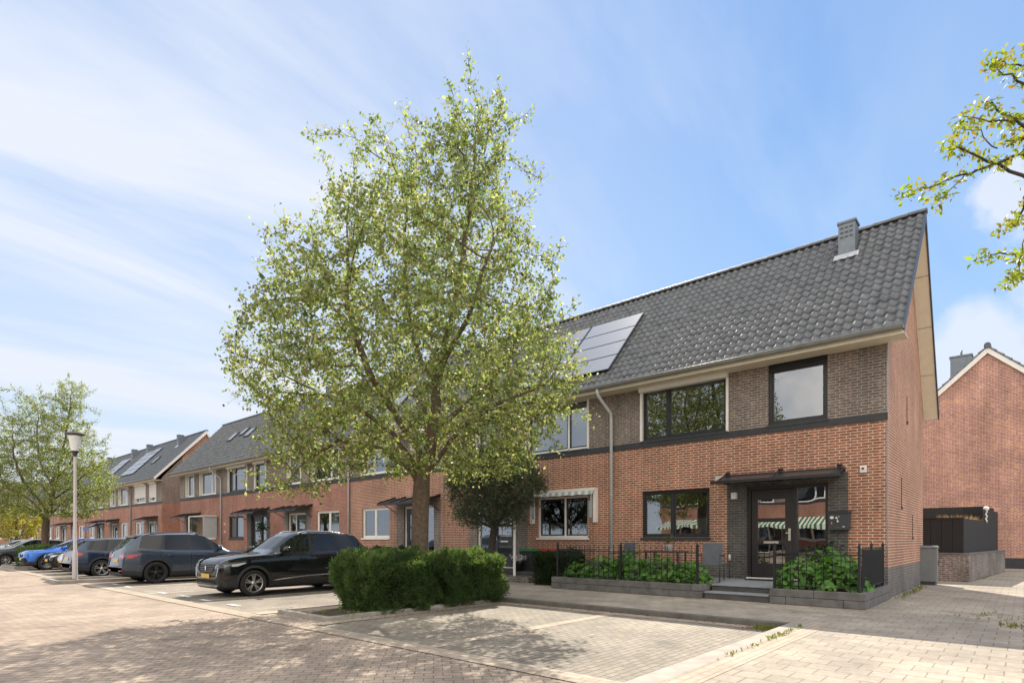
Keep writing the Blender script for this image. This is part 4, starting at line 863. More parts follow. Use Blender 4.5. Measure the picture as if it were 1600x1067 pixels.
def hedge(name, label, x0, x1, y0, y1, z0, z1, n, mat, L=.06, Wd=.012, tips=0, seed=5, cat='hedge', rough=.1, waist=0, lump=.07, clus=7, group=None):
    g = np.random.default_rng(seed); cx, cy = (x0+x1)/2, (y0+y1)/2; t = thing(name, label, cat, (cx, cy, z0), 0, group)
    hx, hy, h_ = (x1-x0)/2, (y1-y0)/2, z1-z0
    area = [hx*2*h_, hx*2*h_, hy*2*h_, hy*2*h_, 4*hx*hy]; cs = np.cumsum(area)/sum(area)
    k = np.searchsorted(cs, g.random(n)); a, b_ = g.random(n)*2-1, g.random(n)
    P = np.zeros((n, 3)); Nn = np.zeros((n, 3))
    for f, (ax, sg) in enumerate(((1, -1), (1, 1), (0, -1), (0, 1), (2, 1))):
        m = k == f
        if ax == 1: P[m] = np.stack([a[m]*hx, np.full(m.sum(), sg*hy), b_[m]*h_], 1)
        if ax == 0: P[m] = np.stack([np.full(m.sum(), sg*hx), a[m]*hy, b_[m]*h_], 1)
        if ax == 2: P[m] = np.stack([a[m]*hx, (b_[m]*2-1)*hy, np.full(m.sum(), h_)], 1)
        Nn[m, ax] = sg
    # rounded corners and lumps
    e = np.maximum(0, np.abs(P[:, 0]/hx)-.8)*np.maximum(0, np.abs(P[:, 1]/hy)-.8)*3; P[:, 0] *= 1-e*.4; P[:, 1] *= 1-e*.4
    zt = P[:, 2]/h_; sh = 1-waist*(1-zt)**2; P[:, 0] *= sh; P[:, 1] *= sh
    rd = np.maximum(0, zt-.85)/.15; rim = np.maximum(np.abs(P[:, 0]/hx), np.abs(P[:, 1]/hy)); P[:, 2] -= .12*h_*np.maximum(0, rim-.85)/.15*rd*.8
    lm = np.array([noise.noise(Vector((p[0]*2.1+seed, p[1]*2.1, p[2]*2.6)))+.5*noise.noise(Vector((p[0]*6+seed, p[1]*6, p[2]*6))) for p in P])
    P += Nn*(lm*lump*2.2)[:, None]; P -= Nn*(g.random(n)**2*rough)[:, None]
    ctr = P
    N = n*clus; c = np.repeat(ctr, clus, 0)+g.normal(0, .028, (N, 3)); dn = np.repeat(Nn, clus, 0)
    d = dn*.8+g.normal(0, .65, (N, 3)); d[:, 2] += .75; d /= np.linalg.norm(d, axis=1)[:, None]
    nr = g.normal(0, 1, (N, 3)); s = np.cross(d, nr); s /= np.linalg.norm(s, axis=1)[:, None]
    ls = L*(.6+.8*g.random(N))[:, None]; ws = Wd*.5
    V = np.stack([c, c+d*ls*.5+s*ws, c+d*ls, c+d*ls*.5-s*ws], 1).reshape(-1, 3)
    if tips:   # upright young shoots on top
        m = tips; pb = np.stack([(g.random(m)*2-1)*hx*.97, (g.random(m)*2-1)*hy*.97, np.full(m, h_*.95)], 1)
        pb[:, 2] += np.array([noise.noise(Vector((p[0]*2.1+seed, p[1]*2.1, h_*2.6)))*lump*1.5 for p in pb])
        dr_ = g.normal(0, .28, (m, 3)); dr_[:, 2] = 1; dr_ /= np.linalg.norm(dr_, axis=1)[:, None]; hh = .06+.16*g.random(m)**2
        q = 12; tt = np.tile(np.linspace(.1, 1, q), m)[:, None]; c2 = np.repeat(pb, q, 0)+np.repeat(dr_*hh[:, None], q, 0)*tt
        d2 = g.normal(0, .8, (m*q, 3))+np.repeat(dr_, q, 0)*.8; d2 /= np.linalg.norm(d2, axis=1)[:, None]; s2 = np.cross(d2, g.normal(0, 1, (m*q, 3))); s2 /= np.linalg.norm(s2, axis=1)[:, None]
        V2 = np.stack([c2, c2+d2*.02+s2*.006, c2+d2*.045, c2+d2*.02-s2*.006], 1).reshape(-1, 3); V = np.concatenate([V, V2])
    fast_mesh('leaves', V, np.arange(len(V)).reshape(-1, 4), mat, t)
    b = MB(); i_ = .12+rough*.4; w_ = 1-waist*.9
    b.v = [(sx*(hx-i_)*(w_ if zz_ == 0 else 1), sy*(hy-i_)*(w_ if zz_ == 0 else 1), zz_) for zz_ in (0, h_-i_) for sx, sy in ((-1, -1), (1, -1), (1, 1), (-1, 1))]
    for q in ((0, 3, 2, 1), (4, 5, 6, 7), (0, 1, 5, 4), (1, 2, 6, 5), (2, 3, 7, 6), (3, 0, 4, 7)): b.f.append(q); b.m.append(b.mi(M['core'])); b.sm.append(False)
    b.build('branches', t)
    return t
hedge('hedge', 'nearer rounded yew bush at the foot of the big tree, next to the black car', -10.85, -9.45, 6.65, 8.6, -.08, 1.0, 9500, M['leaf_yew'], tips=1500, seed=4, rough=.2, waist=.14, L=.075, Wd=.018, lump=.13, group='yew bushes under the big tree')
hedge('hedge', 'farther rounded yew bush at the foot of the big tree, next to the pavement', -10.9, -9.25, 8.55, 10.3, -.08, .98, 9000, M['leaf_yew'], tips=1400, seed=14, rough=.2, waist=.14, L=.075, Wd=.018, lump=.14, group='yew bushes under the big tree')
hedge('hedge', 'dark clipped hedge between the first two front gardens', -11.35, -9.9, 13.9, 14.6, 0, .98, 4200, M['leaf_dark'], seed=8, rough=.05, L=.05, Wd=.02, clus=6)
hedge('hedge', 'small rounded green hedge beside the bright blue car', -41.2, -38.8, 6.0, 8.8, -.05, .95, 2600, M['leaf_yew'], seed=9, L=.12, Wd=.05, clus=6)
hedge('hedge', 'dark low shrubbery at the foot of the house behind the hedge', -19.6, -17.4, 14.2, 15.4, 0, .85, 3000, M['leaf_dark'], seed=10, L=.08, Wd=.03, clus=6, lump=.15)
hedge('hedge', 'dark evergreen shrub beside the coloured bins', -21.3, -20.1, 14.2, 15.2, 0, .9, 1800, M['leaf_dark'], seed=11, L=.08, Wd=.03, clus=6, lump=.15)
# ------------------------------------------------------------------ trees
def grow(attr, init, step=.2, infl=1.4, kill=.32, iters=90, seed=2, limbs=()):
    g = np.random.default_rng(seed); nodes = [np.array(p, float) for p in init]; par = [-1]+list(range(len(init)-1))
    for at, pts in limbs:
        for q, p in enumerate(pts): nodes.append(np.array(p, float)); par.append(at if q == 0 else len(nodes)-2)
    A = attr.copy(); N = np.array(nodes); D = np.full(len(A), 1e9); I = np.zeros(len(A), int)
    def upd(s):
        nonlocal D, I
        B = N[s:]
        dd = np.linalg.norm(A[:, None]-B[None], axis=2); j = dd.argmin(1); m = dd[np.arange(len(A)), j]; w = m < D; D = np.where(w, m, D); I = np.where(w, j+s, I)
    upd(0)
    for it in range(iters):
        if len(A) == 0: break
        act = D < infl
        if not act.any(): infl *= 1.3; continue
        idx = I[act]; dv_ = A[act]-N[idx]; dv_ /= np.linalg.norm(dv_, axis=1)[:, None]
        u, inv = np.unique(idx, return_inverse=True); acc = np.zeros((len(u), 3)); np.add.at(acc, inv, dv_)
        acc += g.normal(0, .25, acc.shape); acc[:, 2] += .12; acc /= np.linalg.norm(acc, axis=1)[:, None]+1e-9
        new = N[u]+acc*step; s = len(N); N = np.concatenate([N, new]); par += list(u)
        upd(s)
        k = D > kill; A, D, I = A[k], D[k], I[k]
    return N, np.array(par)
def tree(name, label, cat, loc, N, par, r0, tip, leafm, bark, nl, L, Wd, twigs=3, tl=.22, spread=.05, group=None, seed=3, thin=3.0, leafr=.013, hang=.2, expo=2.3, taper=1.0):
    t = thing(name, label, cat, loc, group=group); n = len(N)
    ch = [[] for _ in range(n)]
    for i, p in enumerate(par):
        if p >= 0: ch[p].append(i)
    r = np.zeros(n)
    for i in range(n-1, -1, -1): r[i] = tip if not ch[i] else (sum(r[c]**expo for c in ch[i]))**(1/expo)
    f = r0/r[0]; r = np.maximum(tip, r0*(r/r[0])**taper)
    b = MB(); done = [False]*n
    stack = [0]
    while stack:
        s = stack.pop(); chain = [s] if par[s] < 0 else [par[s], s]; i = s
        while ch[i]:
            c = sorted(ch[i], key=lambda q: -r[q]); stack += c[1:]; i = c[0]; chain.append(i)
        rr = [r[j] for j in chain]
        if par[s] >= 0: rr[0] = min(rr[0], rr[1]*1.15)
        pts = [Vector(N[j]) for j in chain]
        if rr[0] > .05:
            pp, r2 = [], []
            for j in range(len(pts)): pp.append(pts[j]); r2.append(rr[j])
            if par[s] < 0: r2[0] *= 1.35
            b.tube(pp, r2, bark, 10, cap=False)
        else: b.tube(pts, rr, bark, 5 if rr[0] > .015 else 3, cap=False)
    g = np.random.default_rng(seed); small = np.where(r < leafr)[0]
    cen = []; dirs = []
    for i in small:
        base = N[i]; dd = N[i]-N[par[i]]; dd = dd/(np.linalg.norm(dd)+1e-9)
        for k in range(twigs):
            d = dd*.6+g.normal(0, .6, 3); d[2] += .1; d /= np.linalg.norm(d); l_ = tl*(.5+g.random()); b.tube([base, base+d*l_*.5+g.normal(0, .01, 3), base+d*l_], [tip*.7, tip*.5, tip*.3], bark, 3, cap=False)
            for q in range(nl): cen.append(base+d*l_*(.25+.8*q/max(1, nl-1)))
    tr = b.build('trunk', t, norm=False)
    cen = np.array(cen); V, Q = leaf_cloud(cen, 1, L, Wd, spread=spread, seed=seed, hang=hang)
    fast_mesh('crown', V, Q, leafm, t)
    return t
def sample_env(tab, n, depth=.9, mpp=.01453, axis_u=658, hz=842, seed=1, voids=45, vr=.45, zcam=1.4, shell=.35):
    g = np.random.default_rng(seed); tab = sorted(tab); vs = [a[0] for a in tab]; P = []
    vc = None
    lo, hi = vs[0], vs[-1]
    def LR(v): return np.interp(v, vs, [a[1] for a in tab]), np.interp(v, vs, [a[2] for a in tab])
    def rnd():
        while True:
            v = lo+g.random()*(hi-lo); l_, r_ = LR(v)
            if g.random() > (r_-l_)/600: continue
            return v, l_, r_
    def pt():
        v, l_, r_ = rnd(); c = (l_+r_)/2; w = (r_-l_)/2
        while True:
            a, d = g.random()*2-1, g.random()*2-1
            if a*a+d*d < 1 and g.random() < shell+(a*a+d*d): break
        return np.array([(c+a*w-axis_u)*mpp, d*w*mpp*depth, (hz-v)*mpp+zcam])
    V0 = np.array([pt() for _ in range(voids)])
    while len(P) < n:
        p = pt()
        if (np.linalg.norm(V0-p, axis=1) < vr).any(): continue
        P.append(p)
    P = np.array(P); Q = P.copy()   # turn: lateral axis = camera right, depth axis = camera forward
    Q[:, 0] = P[:, 0]*CA-P[:, 1]*SA; Q[:, 1] = P[:, 0]*SA+P[:, 1]*CA
    return Q
ENV = [(145, 733, 749), (165, 715, 766), (185, 706, 772), (210, 702, 780), (230, 690, 785), (234, 590, 790), (262, 535, 795), (300, 528, 808), (345, 520, 822), (385, 455, 852), (430, 436, 862), (475, 424, 870), (505, 390, 886), (550, 364, 900), (600, 368, 906), (645, 390, 893), (685, 424, 868), (715, 445, 848), (745, 580, 810)]
TX, TY = at_px(658, 900, 13.2).x, at_px(658, 900, 13.2).y
A = sample_env(ENV, 5000, seed=11, voids=150, vr=.47)
A = A[~((A[:, 2] < 4.6) & (np.hypot(A[:, 0], A[:, 1]) < 1.25))]
spk = []
for (u0, v0, u1, v1) in [(740, 170, 736, 136), (755, 180, 782, 150), (705, 215, 690, 182), (770, 220, 832, 180), (600, 250, 560, 205), (640, 250, 632, 190), (520, 270, 496, 238), (530, 330, 480, 300), (810, 320, 850, 285), (450, 400, 412, 362), (440, 420, 400, 400), (850, 400, 885, 372), (425, 480, 405, 470), (390, 510, 362, 498), (365, 560, 338, 552), (372, 600, 344, 612), (900, 560, 925, 548), (905, 600, 934, 590), (890, 640, 915, 655), (480, 350, 455, 335), (700, 240, 668, 212), (820, 280, 846, 262), (880, 480, 905, 470), (430, 690, 402, 672), (860, 690, 880, 710), (660, 250, 655, 215), (575, 240, 585, 208)]:
    for k_ in range(9):
        f_ = k_/8; spk.append(((u0+(u1-u0)*f_-658)*.01453, .5*math.sin(u0), (842-(v0+(v1-v0)*f_))*.01453+1.4))
for _ in range(330): spk.append(((rng.uniform(698, 788)-658)*.01453, rng.uniform(-.75, .75), (842-rng.uniform(158, 280))*.01453+1.4))
spk = np.array(spk); sp2 = spk.copy(); sp2[:, 0] = spk[:, 0]*CA-spk[:, 1]*SA; sp2[:, 1] = spk[:, 0]*SA+spk[:, 1]*CA
A = np.concatenate([A, sp2+rng.normal(0, .06, sp2.shape)])
low = np.array([[(u_-658)*.01453*CA, (u_-658)*.01453*SA, 1.4+(842-v_)*.01453] for u_, v_ in zip(rng.uniform(425, 520, 90), rng.uniform(690, 775, 90))]); low[:, :2] += rng.normal(0, .35, (90, 2))
A = np.concatenate([A, low])
def leadp(u_, v_, dd=0): return ((u_-658)*.01453*CA-dd*SA, (u_-658)*.01453*SA+dd*CA, 1.4+(842-v_)*.01453)
def limb(pts, step=.2):
    out = [Vector(leadp(*pts[0]))]
    for i in range(len(pts)-1):
        a, c = Vector(leadp(*pts[i])), Vector(leadp(*pts[i+1])); n = max(1, int((c-a).length/step))
        for k in range(1, n+1): out.append(a.lerp(c, k/n)+Vector((.025*math.sin(k*1.3+i), .025*math.cos(k*1.7+i*2), 0)))
    return [tuple(p) for p in out]
init = [(0, 0, 0)]+[leadp(660-4*math.sin((925-v_)/60), v_) for v_ in range(925, 726, -14)]+limb([(668, 716), (676, 670), (682, 625), (676, 585)])
k0 = 14; k1 = k0+5; k2 = len(init)-1
LIMBS = [(k0-2, limb([(646, 735, -.1), (600, 700, -.3), (540, 690, -.5), (490, 720, -.5), (462, 752, -.4)])), (k0-1, limb([(648, 722), (612, 672, .2), (560, 632, .5), (500, 606, .6)])), (k0+1, limb([(655, 700, -.1), (620, 645, -.4), (585, 585, -.7), (560, 500, -.9), (556, 400, -.6)])), (k0, limb([(685, 712), (722, 668, -.3), (775, 640, -.7), (830, 622, -.9)])),
         (k1, limb([(690, 655, .3), (742, 600, .8), (790, 540, 1.2), (820, 470, 1.2)])), (k2, limb([(690, 560, -.2), (712, 490, -.3), (722, 400, 0), (735, 310, 0), (742, 235, 0)])), (k2, limb([(655, 560, .3), (632, 480, .6), (625, 390, .5), (632, 290, .3)])), (k1+1, limb([(665, 640, .5), (640, 600, 1.2), (600, 560, 1.9)])), (k2-1, limb([(700, 570, -.6), (740, 520, -1.2), (770, 440, -1.6)]))]
N, par = grow(A, init, step=.19, infl=1.4, kill=.26, iters=120, seed=3, limbs=LIMBS)
print('tree nodes', len(N))
big = tree('street_tree', 'large leafy tree with a thick trunk rising from the yew hedge in the foreground', 'tree', (TX, TY, -.05), N, par, .195, .0045, M['leaf'], M['bark'], 4, .088, .056, twigs=4, tl=.22, spread=.04, group='broad leaved street trees along the parking bays', seed=5, leafr=.014, expo=2.1, taper=1.12)
dup(big, (-42.0, 7.35, -.05), R(35), label='distant street tree behind the lamp post, beside the grey car', scale=(.93, .93, .93))
# olive like tree in the second garden
def blob_attr(n, rx, ry, rz_, cz, seed, voids=12, vr=.25):
    g = np.random.default_rng(seed); P = []
    V0 = g.normal(0, .6, (voids, 3))*np.array([rx, ry, rz_])+np.array([0, 0, cz])
    while len(P) < n:
        p = g.random(3)*2-1
        if (p**2).sum() > 1: continue
        q = p*np.array([rx, ry, rz_])+np.array([0, 0, cz])
        if (np.linalg.norm(V0-q, axis=1) < vr).any(): continue
        P.append(q)
    return np.array(P)
A2 = blob_attr(1000, 1.9, 1.3, 1.45, 3.15, 5, voids=26, vr=.42)
N2, p2 = grow(A2, [(0, 0, i*.15) for i in range(9)]+[(.05, 0, 1.5), (.1, 0, 1.7)], step=.14, infl=1.5, kill=.2, iters=60)
tree('olive_tree', 'dark grey green small tree in the front garden behind the big hedge', 'tree', (-13.4, 14.2, 0), N2, p2, .12, .004, M['leaf_olive'], M['bark2'], 11, .09, .03, twigs=5, tl=.3, spread=.07, seed=8, leafr=.026)
A3 = blob_attr(500, 1.9, 1.9, 1.6, 2.7, 9)
N3, p3 = grow(A3, [(0, 0, i*.2) for i in range(7)], step=.22, infl=1.8, kill=.3, iters=50)
ty = tree('small_tree', 'small bright yellow green tree at the far left edge of the street', 'tree', (-62.5, 9.0, 0), N3, p3, .12, .006, M['leaf_y'], M['bark'], 6, .16, .11, twigs=3, tl=.3, spread=.08, seed=9, leafr=.02)
# tree on the right, trunk outside the picture, with branches hanging in
ct = thing('cherry_tree', 'tree at the right edge whose leafy drooping branches hang into the sky', 'tree', (2.9, 9.6, 0))
O = Vector((2.9, 9.6, 0)); br_ = MB(); cen = []
top = Vector((2.6, 9.5, 6.6))-O
br_.tube([Vector((0, 0, 0)), Vector((.02, 0, 1.5)), Vector((-.05, .05, 3)), Vector((-.1, 0, 4.5)), top, top+Vector((.3, .2, 2.0))], [.2, .16, .14, .11, .08, .03], M['bark2'], 10)
D = 7.0
BR = [([(1760, 330), (1640, 300), (1596, 240), (1540, 262), (1490, 278), (1450, 292), (1412, 303)], 1), ([(1640, 300), (1560, 255), (1500, 232), (1483, 230)], 1), ([(1700, 240), (1610, 185), (1560, 190), (1505, 182)], 1),
      ([(1700, 220), (1620, 150), (1580, 120), (1548, 98)], 1.2), ([(1700, 230), (1600, 200), (1560, 170), (1540, 158)], 1.2), ([(1690, 200), (1620, 95), (1590, 105), (1560, 95)], 1), ([(1640, 330), (1600, 300), (1590, 350), (1570, 352)], 1.1), ([(1680, 380), (1610, 400), (1570, 395), (1532, 402)], 1.1),
      ([(1600, 350), (1598, 390), (1590, 430), (1578, 440)], 1), ([(1560, 235), (1530, 205), (1500, 200)], .8), ([(1510, 272), (1480, 300), (1465, 315)], .8), ([(1700, 320), (1640, 250), (1600, 215), (1570, 220)], 1.3), ([(1720, 180), (1650, 100), (1640, 60), (1610, 75)], 1.2)]
gg = np.random.default_rng(4)
for pts, dens in BR:
    P3 = [at_px(u_, v_, D+.25*math.sin(u_*.05+v_)) - O for u_, v_ in pts]
    if pts[0][0] > 1630: P3 = [top]+P3
    rr = np.linspace(.03, .004, len(P3)) if pts[0][0] > 1630 else np.linspace(.008, .003, len(P3))
    fine = []
    for i in range(len(P3)-1):
        for k in range(4): fine.append(P3[i].lerp(P3[i+1], k/4)+Vector(gg.normal(0, .012, 3)))
    fine.append(P3[-1]); br_.tube(fine, list(np.interp(np.linspace(0, 1, len(fine)), np.linspace(0, 1, len(rr)), rr)), M['bark2'], 5, cap=False)
    L0 = 0
    for i in range(1 if pts[0][0] <= 1630 else 2, len(P3)-1):
        a, c = P3[i], P3[i+1]; m = max(2, int((c-a).length/.022*dens))
        for k in range(m):
            if gg.random() < .12: continue
            cen.append(a.lerp(c, k/m)+Vector(gg.normal(0, .028, 3)))
    for _ in range(10): cen.append(P3[-1]+Vector(gg.normal(0, .05, 3)))
br_.build('trunk', ct, norm=False)
V, Q = leaf_cloud(np.array([list(c) for c in cen]), 3, .075, .032, spread=.03, seed=6, hang=.7, fold=.3)
fast_mesh('crown', V, Q, M['leaf_cherry'], ct)
# ------------------------------------------------------------------ cars
def cr(p, t):
    n = len(p); i = min(int(t), n-2); f = t-i; p0, p1, p2, p3 = p[max(i-1, 0)], p[i], p[i+1], p[min(i+2, n-1)]
    m1, m2 = (p2-p0)*.5*.75, (p3-p1)*.5*.75
    return (2*f**3-3*f**2+1)*p1+(f**3-2*f**2+f)*m1+(-2*f**3+3*f**2)*p2+(f**3-f**2)*m2
def ring(s, hw):
    yb, zb_, wb, yr, zr, wr, z0 = s; wb *= hw; wr *= hw; zl = z0
    g = .9; gy = yb+(yr-yb)*g; gap = zr-zb_
    bow = .045*wb
    P = [(0, yb, zl), (wb*.80, yb, zl), (wb*.945, yb, zl+.07), (wb*.99, yb, zl+.22), (wb, yb, zl+(zb_-zl)*.52), (wb*.995, yb, zb_-.2), (wb*.992, yb, zb_-.11), (wb*.975, yb, zb_-.045), (wb*.945, yb, zb_),
         (wb*.94+(wr-wb*.94)*g*.92, gy, zb_+gap*.90-.01), (wr+.02, yr, zr-.05-.02*min(1, gap*3)), (wr*.86, yr-.0, zr-.022), (wr*.5, yr, zr-.006), (0, yr, zr)]
    return P
def patch(bvh, poly, axis, m, off=.006, step=.045):
    """polygon given in front/rear (x,z) or side (y,z) view, laid onto the body surface"""
    bm = bmesh.new()
    vs = [bm.verts.new((a, 0, c)) for a, c in poly]; bm.faces.new(vs)
    x0, x1 = min(p[0] for p in poly), max(p[0] for p in poly); z0, z1 = min(p[1] for p in poly), max(p[1] for p in poly)
    for i in range(1, int((x1-x0)/step)+1): bmesh.ops.bisect_plane(bm, geom=bm.verts[:]+bm.edges[:]+bm.faces[:], plane_co=(x0+i*step, 0, 0), plane_no=(1, 0, 0))
    for i in range(1, int((z1-z0)/step)+1): bmesh.ops.bisect_plane(bm, geom=bm.verts[:]+bm.edges[:]+bm.faces[:], plane_co=(0, 0, z0+i*step), plane_no=(0, 0, 1))
    kill = []
    for v in bm.verts:
        a, c = v.co.x, v.co.z
        if axis == 'front': o, d = Vector((a, -5, c)), Vector((0, 1, 0))
        elif axis == 'rear': o, d = Vector((a, 9, c)), Vector((0, -1, 0))
        else: sg = 1 if axis == 'side+' else -1; o, d = Vector((sg*4, a, c)), Vector((-sg, 0, 0))
        h_, nr, _, _ = bvh.ray_cast(o, d)
        if h_ is None: kill.append(v); continue
        if nr.dot(d) > 0: nr = -nr
        v.co = h_+(nr*.6-d*.4).normalized()*off
    bmesh.ops.delete(bm, geom=kill, context='VERTS')
    b = MB(); b.v = [tuple(v.co) for v in bm.verts]; bm.verts.index_update()
    for f in bm.faces: b.f.append(tuple(v.index for v in f.verts)); b.m.append(b.mi(m)); b.sm.append(True)
    bm.free(); return b
def line_patch(bvh, pts, axis, m, w=.008, off=.004):
    b = MB()
    P = []
    for i in range(len(pts)-1):
        n = max(1, int(math.hypot(pts[i+1][0]-pts[i][0], pts[i+1][1]-pts[i][1])/.05))
        for k in range(n+(i == len(pts)-2)): P.append((pts[i][0]+(pts[i+1][0]-pts[i][0])*k/n, pts[i][1]+(pts[i+1][1]-pts[i][1])*k/n))
    Q = []
    for a, c in P:
        if axis == 'front': o, d = Vector((a, -5, c)), Vector((0, 1, 0))
        elif axis == 'rear': o, d = Vector((a, 9, c)), Vector((0, -1, 0))
        else: sg = 1 if axis == 'side+' else -1; o, d = Vector((sg*4, a, c)), Vector((-sg, 0, 0))
        h_, nr, _, _ = bvh.ray_cast(o, d)
        if h_: Q.append(h_-d*off)
    if len(Q) > 1: b.tube(Q, w, m, 5)
    return b
def merge(a, b):
    k = len(a.v); a.v += b.v
    for f, m, s in zip(b.f, b.m, b.sm): a.f.append(tuple(i+k for i in f)); a.m.append(a.mi(b.mats[m])); a.sm.append(s)
    return a
def car(label, loc, rz, L, H, Wd, col, kind, feats, hood=.98, belt=1.03, cowl=1.15, rf0=1.95, nose=.72, rake=.0, rimm='rim', wr=.35, metal=.3, tail=4.15, name='parked_car'):
    t = thing(name, label, 'car', loc, rz, 'cars parked in the bays'); hw = Wd/2; L = float(L)
    e = L-4.55
    S = [(.0, nose-.10, .66, .02, nose-.06, .5, .34), (.05, nose+.02, .82, .08, nose+.07, .62, .24), (.20, nose+.12, .93, .26, nose+.17, .70, .20), (.62, hood-.05, .985, .68, hood+.0, .74, .19),
         (cowl, hood, 1.0, cowl+.06, hood+.07, .78, .19), (rf0-.18, belt, 1.0, rf0, H-.09, .66, .19), (2.42+e*.4, belt+.01, 1.0, 2.46+e*.4, H, .655, .19), (2.52+e*.4, belt+.01, 1.0, 2.55+e*.4, H, .655, .19),
         (3.33+e*.7, belt+.03, 1.0, 3.2+e*.7, H-.015, .645, .19), (3.42+e*.7, belt+.035, .995, 3.28+e*.7, H-.02, .64, .19), (3.95+e-rake*.5, belt+.075, .985, 3.72+e-rake, H-.06, .62, .2), (4.2+e-.05, belt+.08, .955, tail+e-.15-rake, H-.1, .585, .22),
         (4.44+e, belt-.01, .90, 4.40+e, belt+.06, .68, .25), (4.51+e, belt-.2, .86, 4.48+e, belt-.14, .66, .27), (4.55+e, .58, .82, 4.55+e, .62, .7, .34)]
    S = [np.array(s) for s in S]; sub = 5; rings = []; ts = []
    for i in range((len(S)-1)*sub+1):
        tt = i/sub; ts.append(tt); rings.append(ring(cr(S, tt), hw))
    nr_ = len(rings[0]); full = []
    for r in rings: full.append(r+[(-x, y, z) for (x, y, z) in reversed(r[1:-1])])
    nf = len(full[0]); V = [p for r in full for p in r]; F = []; MI = []
    slots = [M[col], M['cladding'], M['well']]+[M['cglass']]*8
    names = ['body', None, None, 'windshield', 'rear_window']+['side_window']*6
    sg_ = lambda j: j if j < nr_-1 else nf-1-j
    for i in range(len(full)-1):
        tm = (ts[i]+ts[i+1])/2
        for j in range(nf):
            k = (j+1) % nf; F.append((i*nf+j, i*nf+k, (i+1)*nf+k, (i+1)*nf+j))
            jj = j if j < nr_-1 else nf-1-j; right = j < nr_-1
            m = 0
            if jj == 8 and 4.35 < tm < 10.6:
                m = 5 if tm < 6 else (0 if tm < 7 else (6 if tm < 8 else (0 if tm < 9 else 7)))
                if m == 0: m = 1
                elif not right: m += 3
            if jj in (10, 11, 12) and 4.15 < tm < 4.9: m = 3
            if jj in (11, 12) and 11.1 < tm < 11.85: m = 4
            if jj in (0, 1): m = 1
            if kind == 'suv' and jj == 2: m = 1
            MI.append(m)
    F.append(tuple(range(nf))[::-1]); MI.append(0); F.append(tuple((len(full)-1)*nf+j for j in range(nf))); MI.append(0)
    me = bpy.data.meshes.new('body'); me.from_pydata(V, [], F)
    for m in slots: me.materials.append(m)
    me.polygons.foreach_set('material_index', MI)
    bm = bmesh.new(); bm.from_mesh(me); bmesh.ops.remove_doubles(bm, verts=bm.verts, dist=1e-5); bmesh.ops.recalc_face_normals(bm, faces=bm.faces); bvh = BVHTree.FromBMesh(bm); bm.to_mesh(me); bm.free()
    axles = (.86, L-.98)
    cm = bpy.data.meshes.new('cut'); cb = bmesh.new()
    for ya in axles:
        for sx in (-1, 1):
            bmesh.ops.create_cone(cb, cap_ends=True, segments=40, radius1=wr+.055, radius2=wr+.055, depth=.6, matrix=Matrix.Translation((sx*(hw+.0), ya, wr+.0)) @ Matrix.Rotation(R(90), 4, 'Y'))
    for f in cb.faces: f.material_index = 2
    cb.to_mesh(cm); cb.free()
    for m in slots: cm.materials.append(m)
    ob = bpy.data.objects.new('tmp', me); oc = bpy.data.objects.new('tmpc', cm); COL.objects.link(ob); COL.objects.link(oc)
    md = ob.modifiers.new('b', 'BOOLEAN'); md.operation = 'DIFFERENCE'; md.object = oc; md.solver = 'EXACT'
    dg = bpy.context.evaluated_depsgraph_get(); ev = ob.evaluated_get(dg); me2 = bpy.data.meshes.new_from_object(ev)
    bpy.data.objects.remove(ob); bpy.data.objects.remove(oc)
    groups = {}
    for p in me2.polygons:
        key = p.material_index if p.material_index > 2 else 0
        groups.setdefault(key, []).append(p)
    parts = {}
    for key, ps in groups.items():
        b = MB(); mp_ = {}
        for p in ps:
            idx = []
            for vi in p.vertices:
                if vi not in mp_: mp_[vi] = len(b.v); b.v.append((me2.vertices[vi].co.x, me2.vertices[vi].co.y-L/2, me2.vertices[vi].co.z))
                idx.append(mp_[vi])
            b.f.append(tuple(idx)); b.m.append(b.mi(slots[p.material_index])); b.sm.append(p.material_index != 2)
        o = b.build(names[key], t, norm=False); parts[key] = o
        if key == 0:
            es = o.modifiers.new('e', 'EDGE_SPLIT'); es.split_angle = R(38)
    body = parts[0]
    def add(b, nm, par=None, m=None):
        b.v = [(x, y-L/2, z) for x, y, z in b.v]; o = b.build(nm, par or t, norm=False); return o
    # wheel arches, seams, handles, mirrors, rails
    b = MB()
    for ya in axles:
        for sx, ax in ((1, 'side+'), (-1, 'side-')):
            ra, rb = wr+.05, wr+(.115 if kind == 'suv' else .072); n = 26
            for i in range(n):
                q = []
                for aa, rad_ in ((i, ra), (i+1, ra), (i+1, rb), (i, rb)):
                    th = R(-8)+R(196)*aa/n; y_, z_ = ya+rad_*math.cos(th), wr+rad_*math.sin(th)
                    h_, _, _, _ = bvh.ray_cast(Vector((sx*4, y_, max(z_, .235))), Vector((-sx, 0, 0)))
                    q.append(Vector((sx*(abs(h_.x) if h_ else hw*.9)+sx*(.012 if rad_ == ra else .004), y_, max(z_, .21))))
                if kind == 'suv' : b.face(q, M['cladding'], True)
    if b.f: add(b, 'arch_trim')
    b = MB()
    for sx, ax in ((1, 'side+'), (-1, 'side-')):
        yB = 2.47+e*.4
        for ln in ([(1.28, belt-.1), (1.25, .8), (1.32, .4), (1.4, .3)], [(yB, belt-.02), (yB+.01, .7), (yB+.01, .3)], [(3.45+e*.7, belt), (3.40+e*.7, .85), (3.12+e*.7, .45), (3.08+e*.7, .32)], [(1.4, .3), (3.08+e*.7, .31)]):
            merge(b, line_patch(bvh, ln, ax, M['well'], .005, .0))
    add(b, 'door_seam')
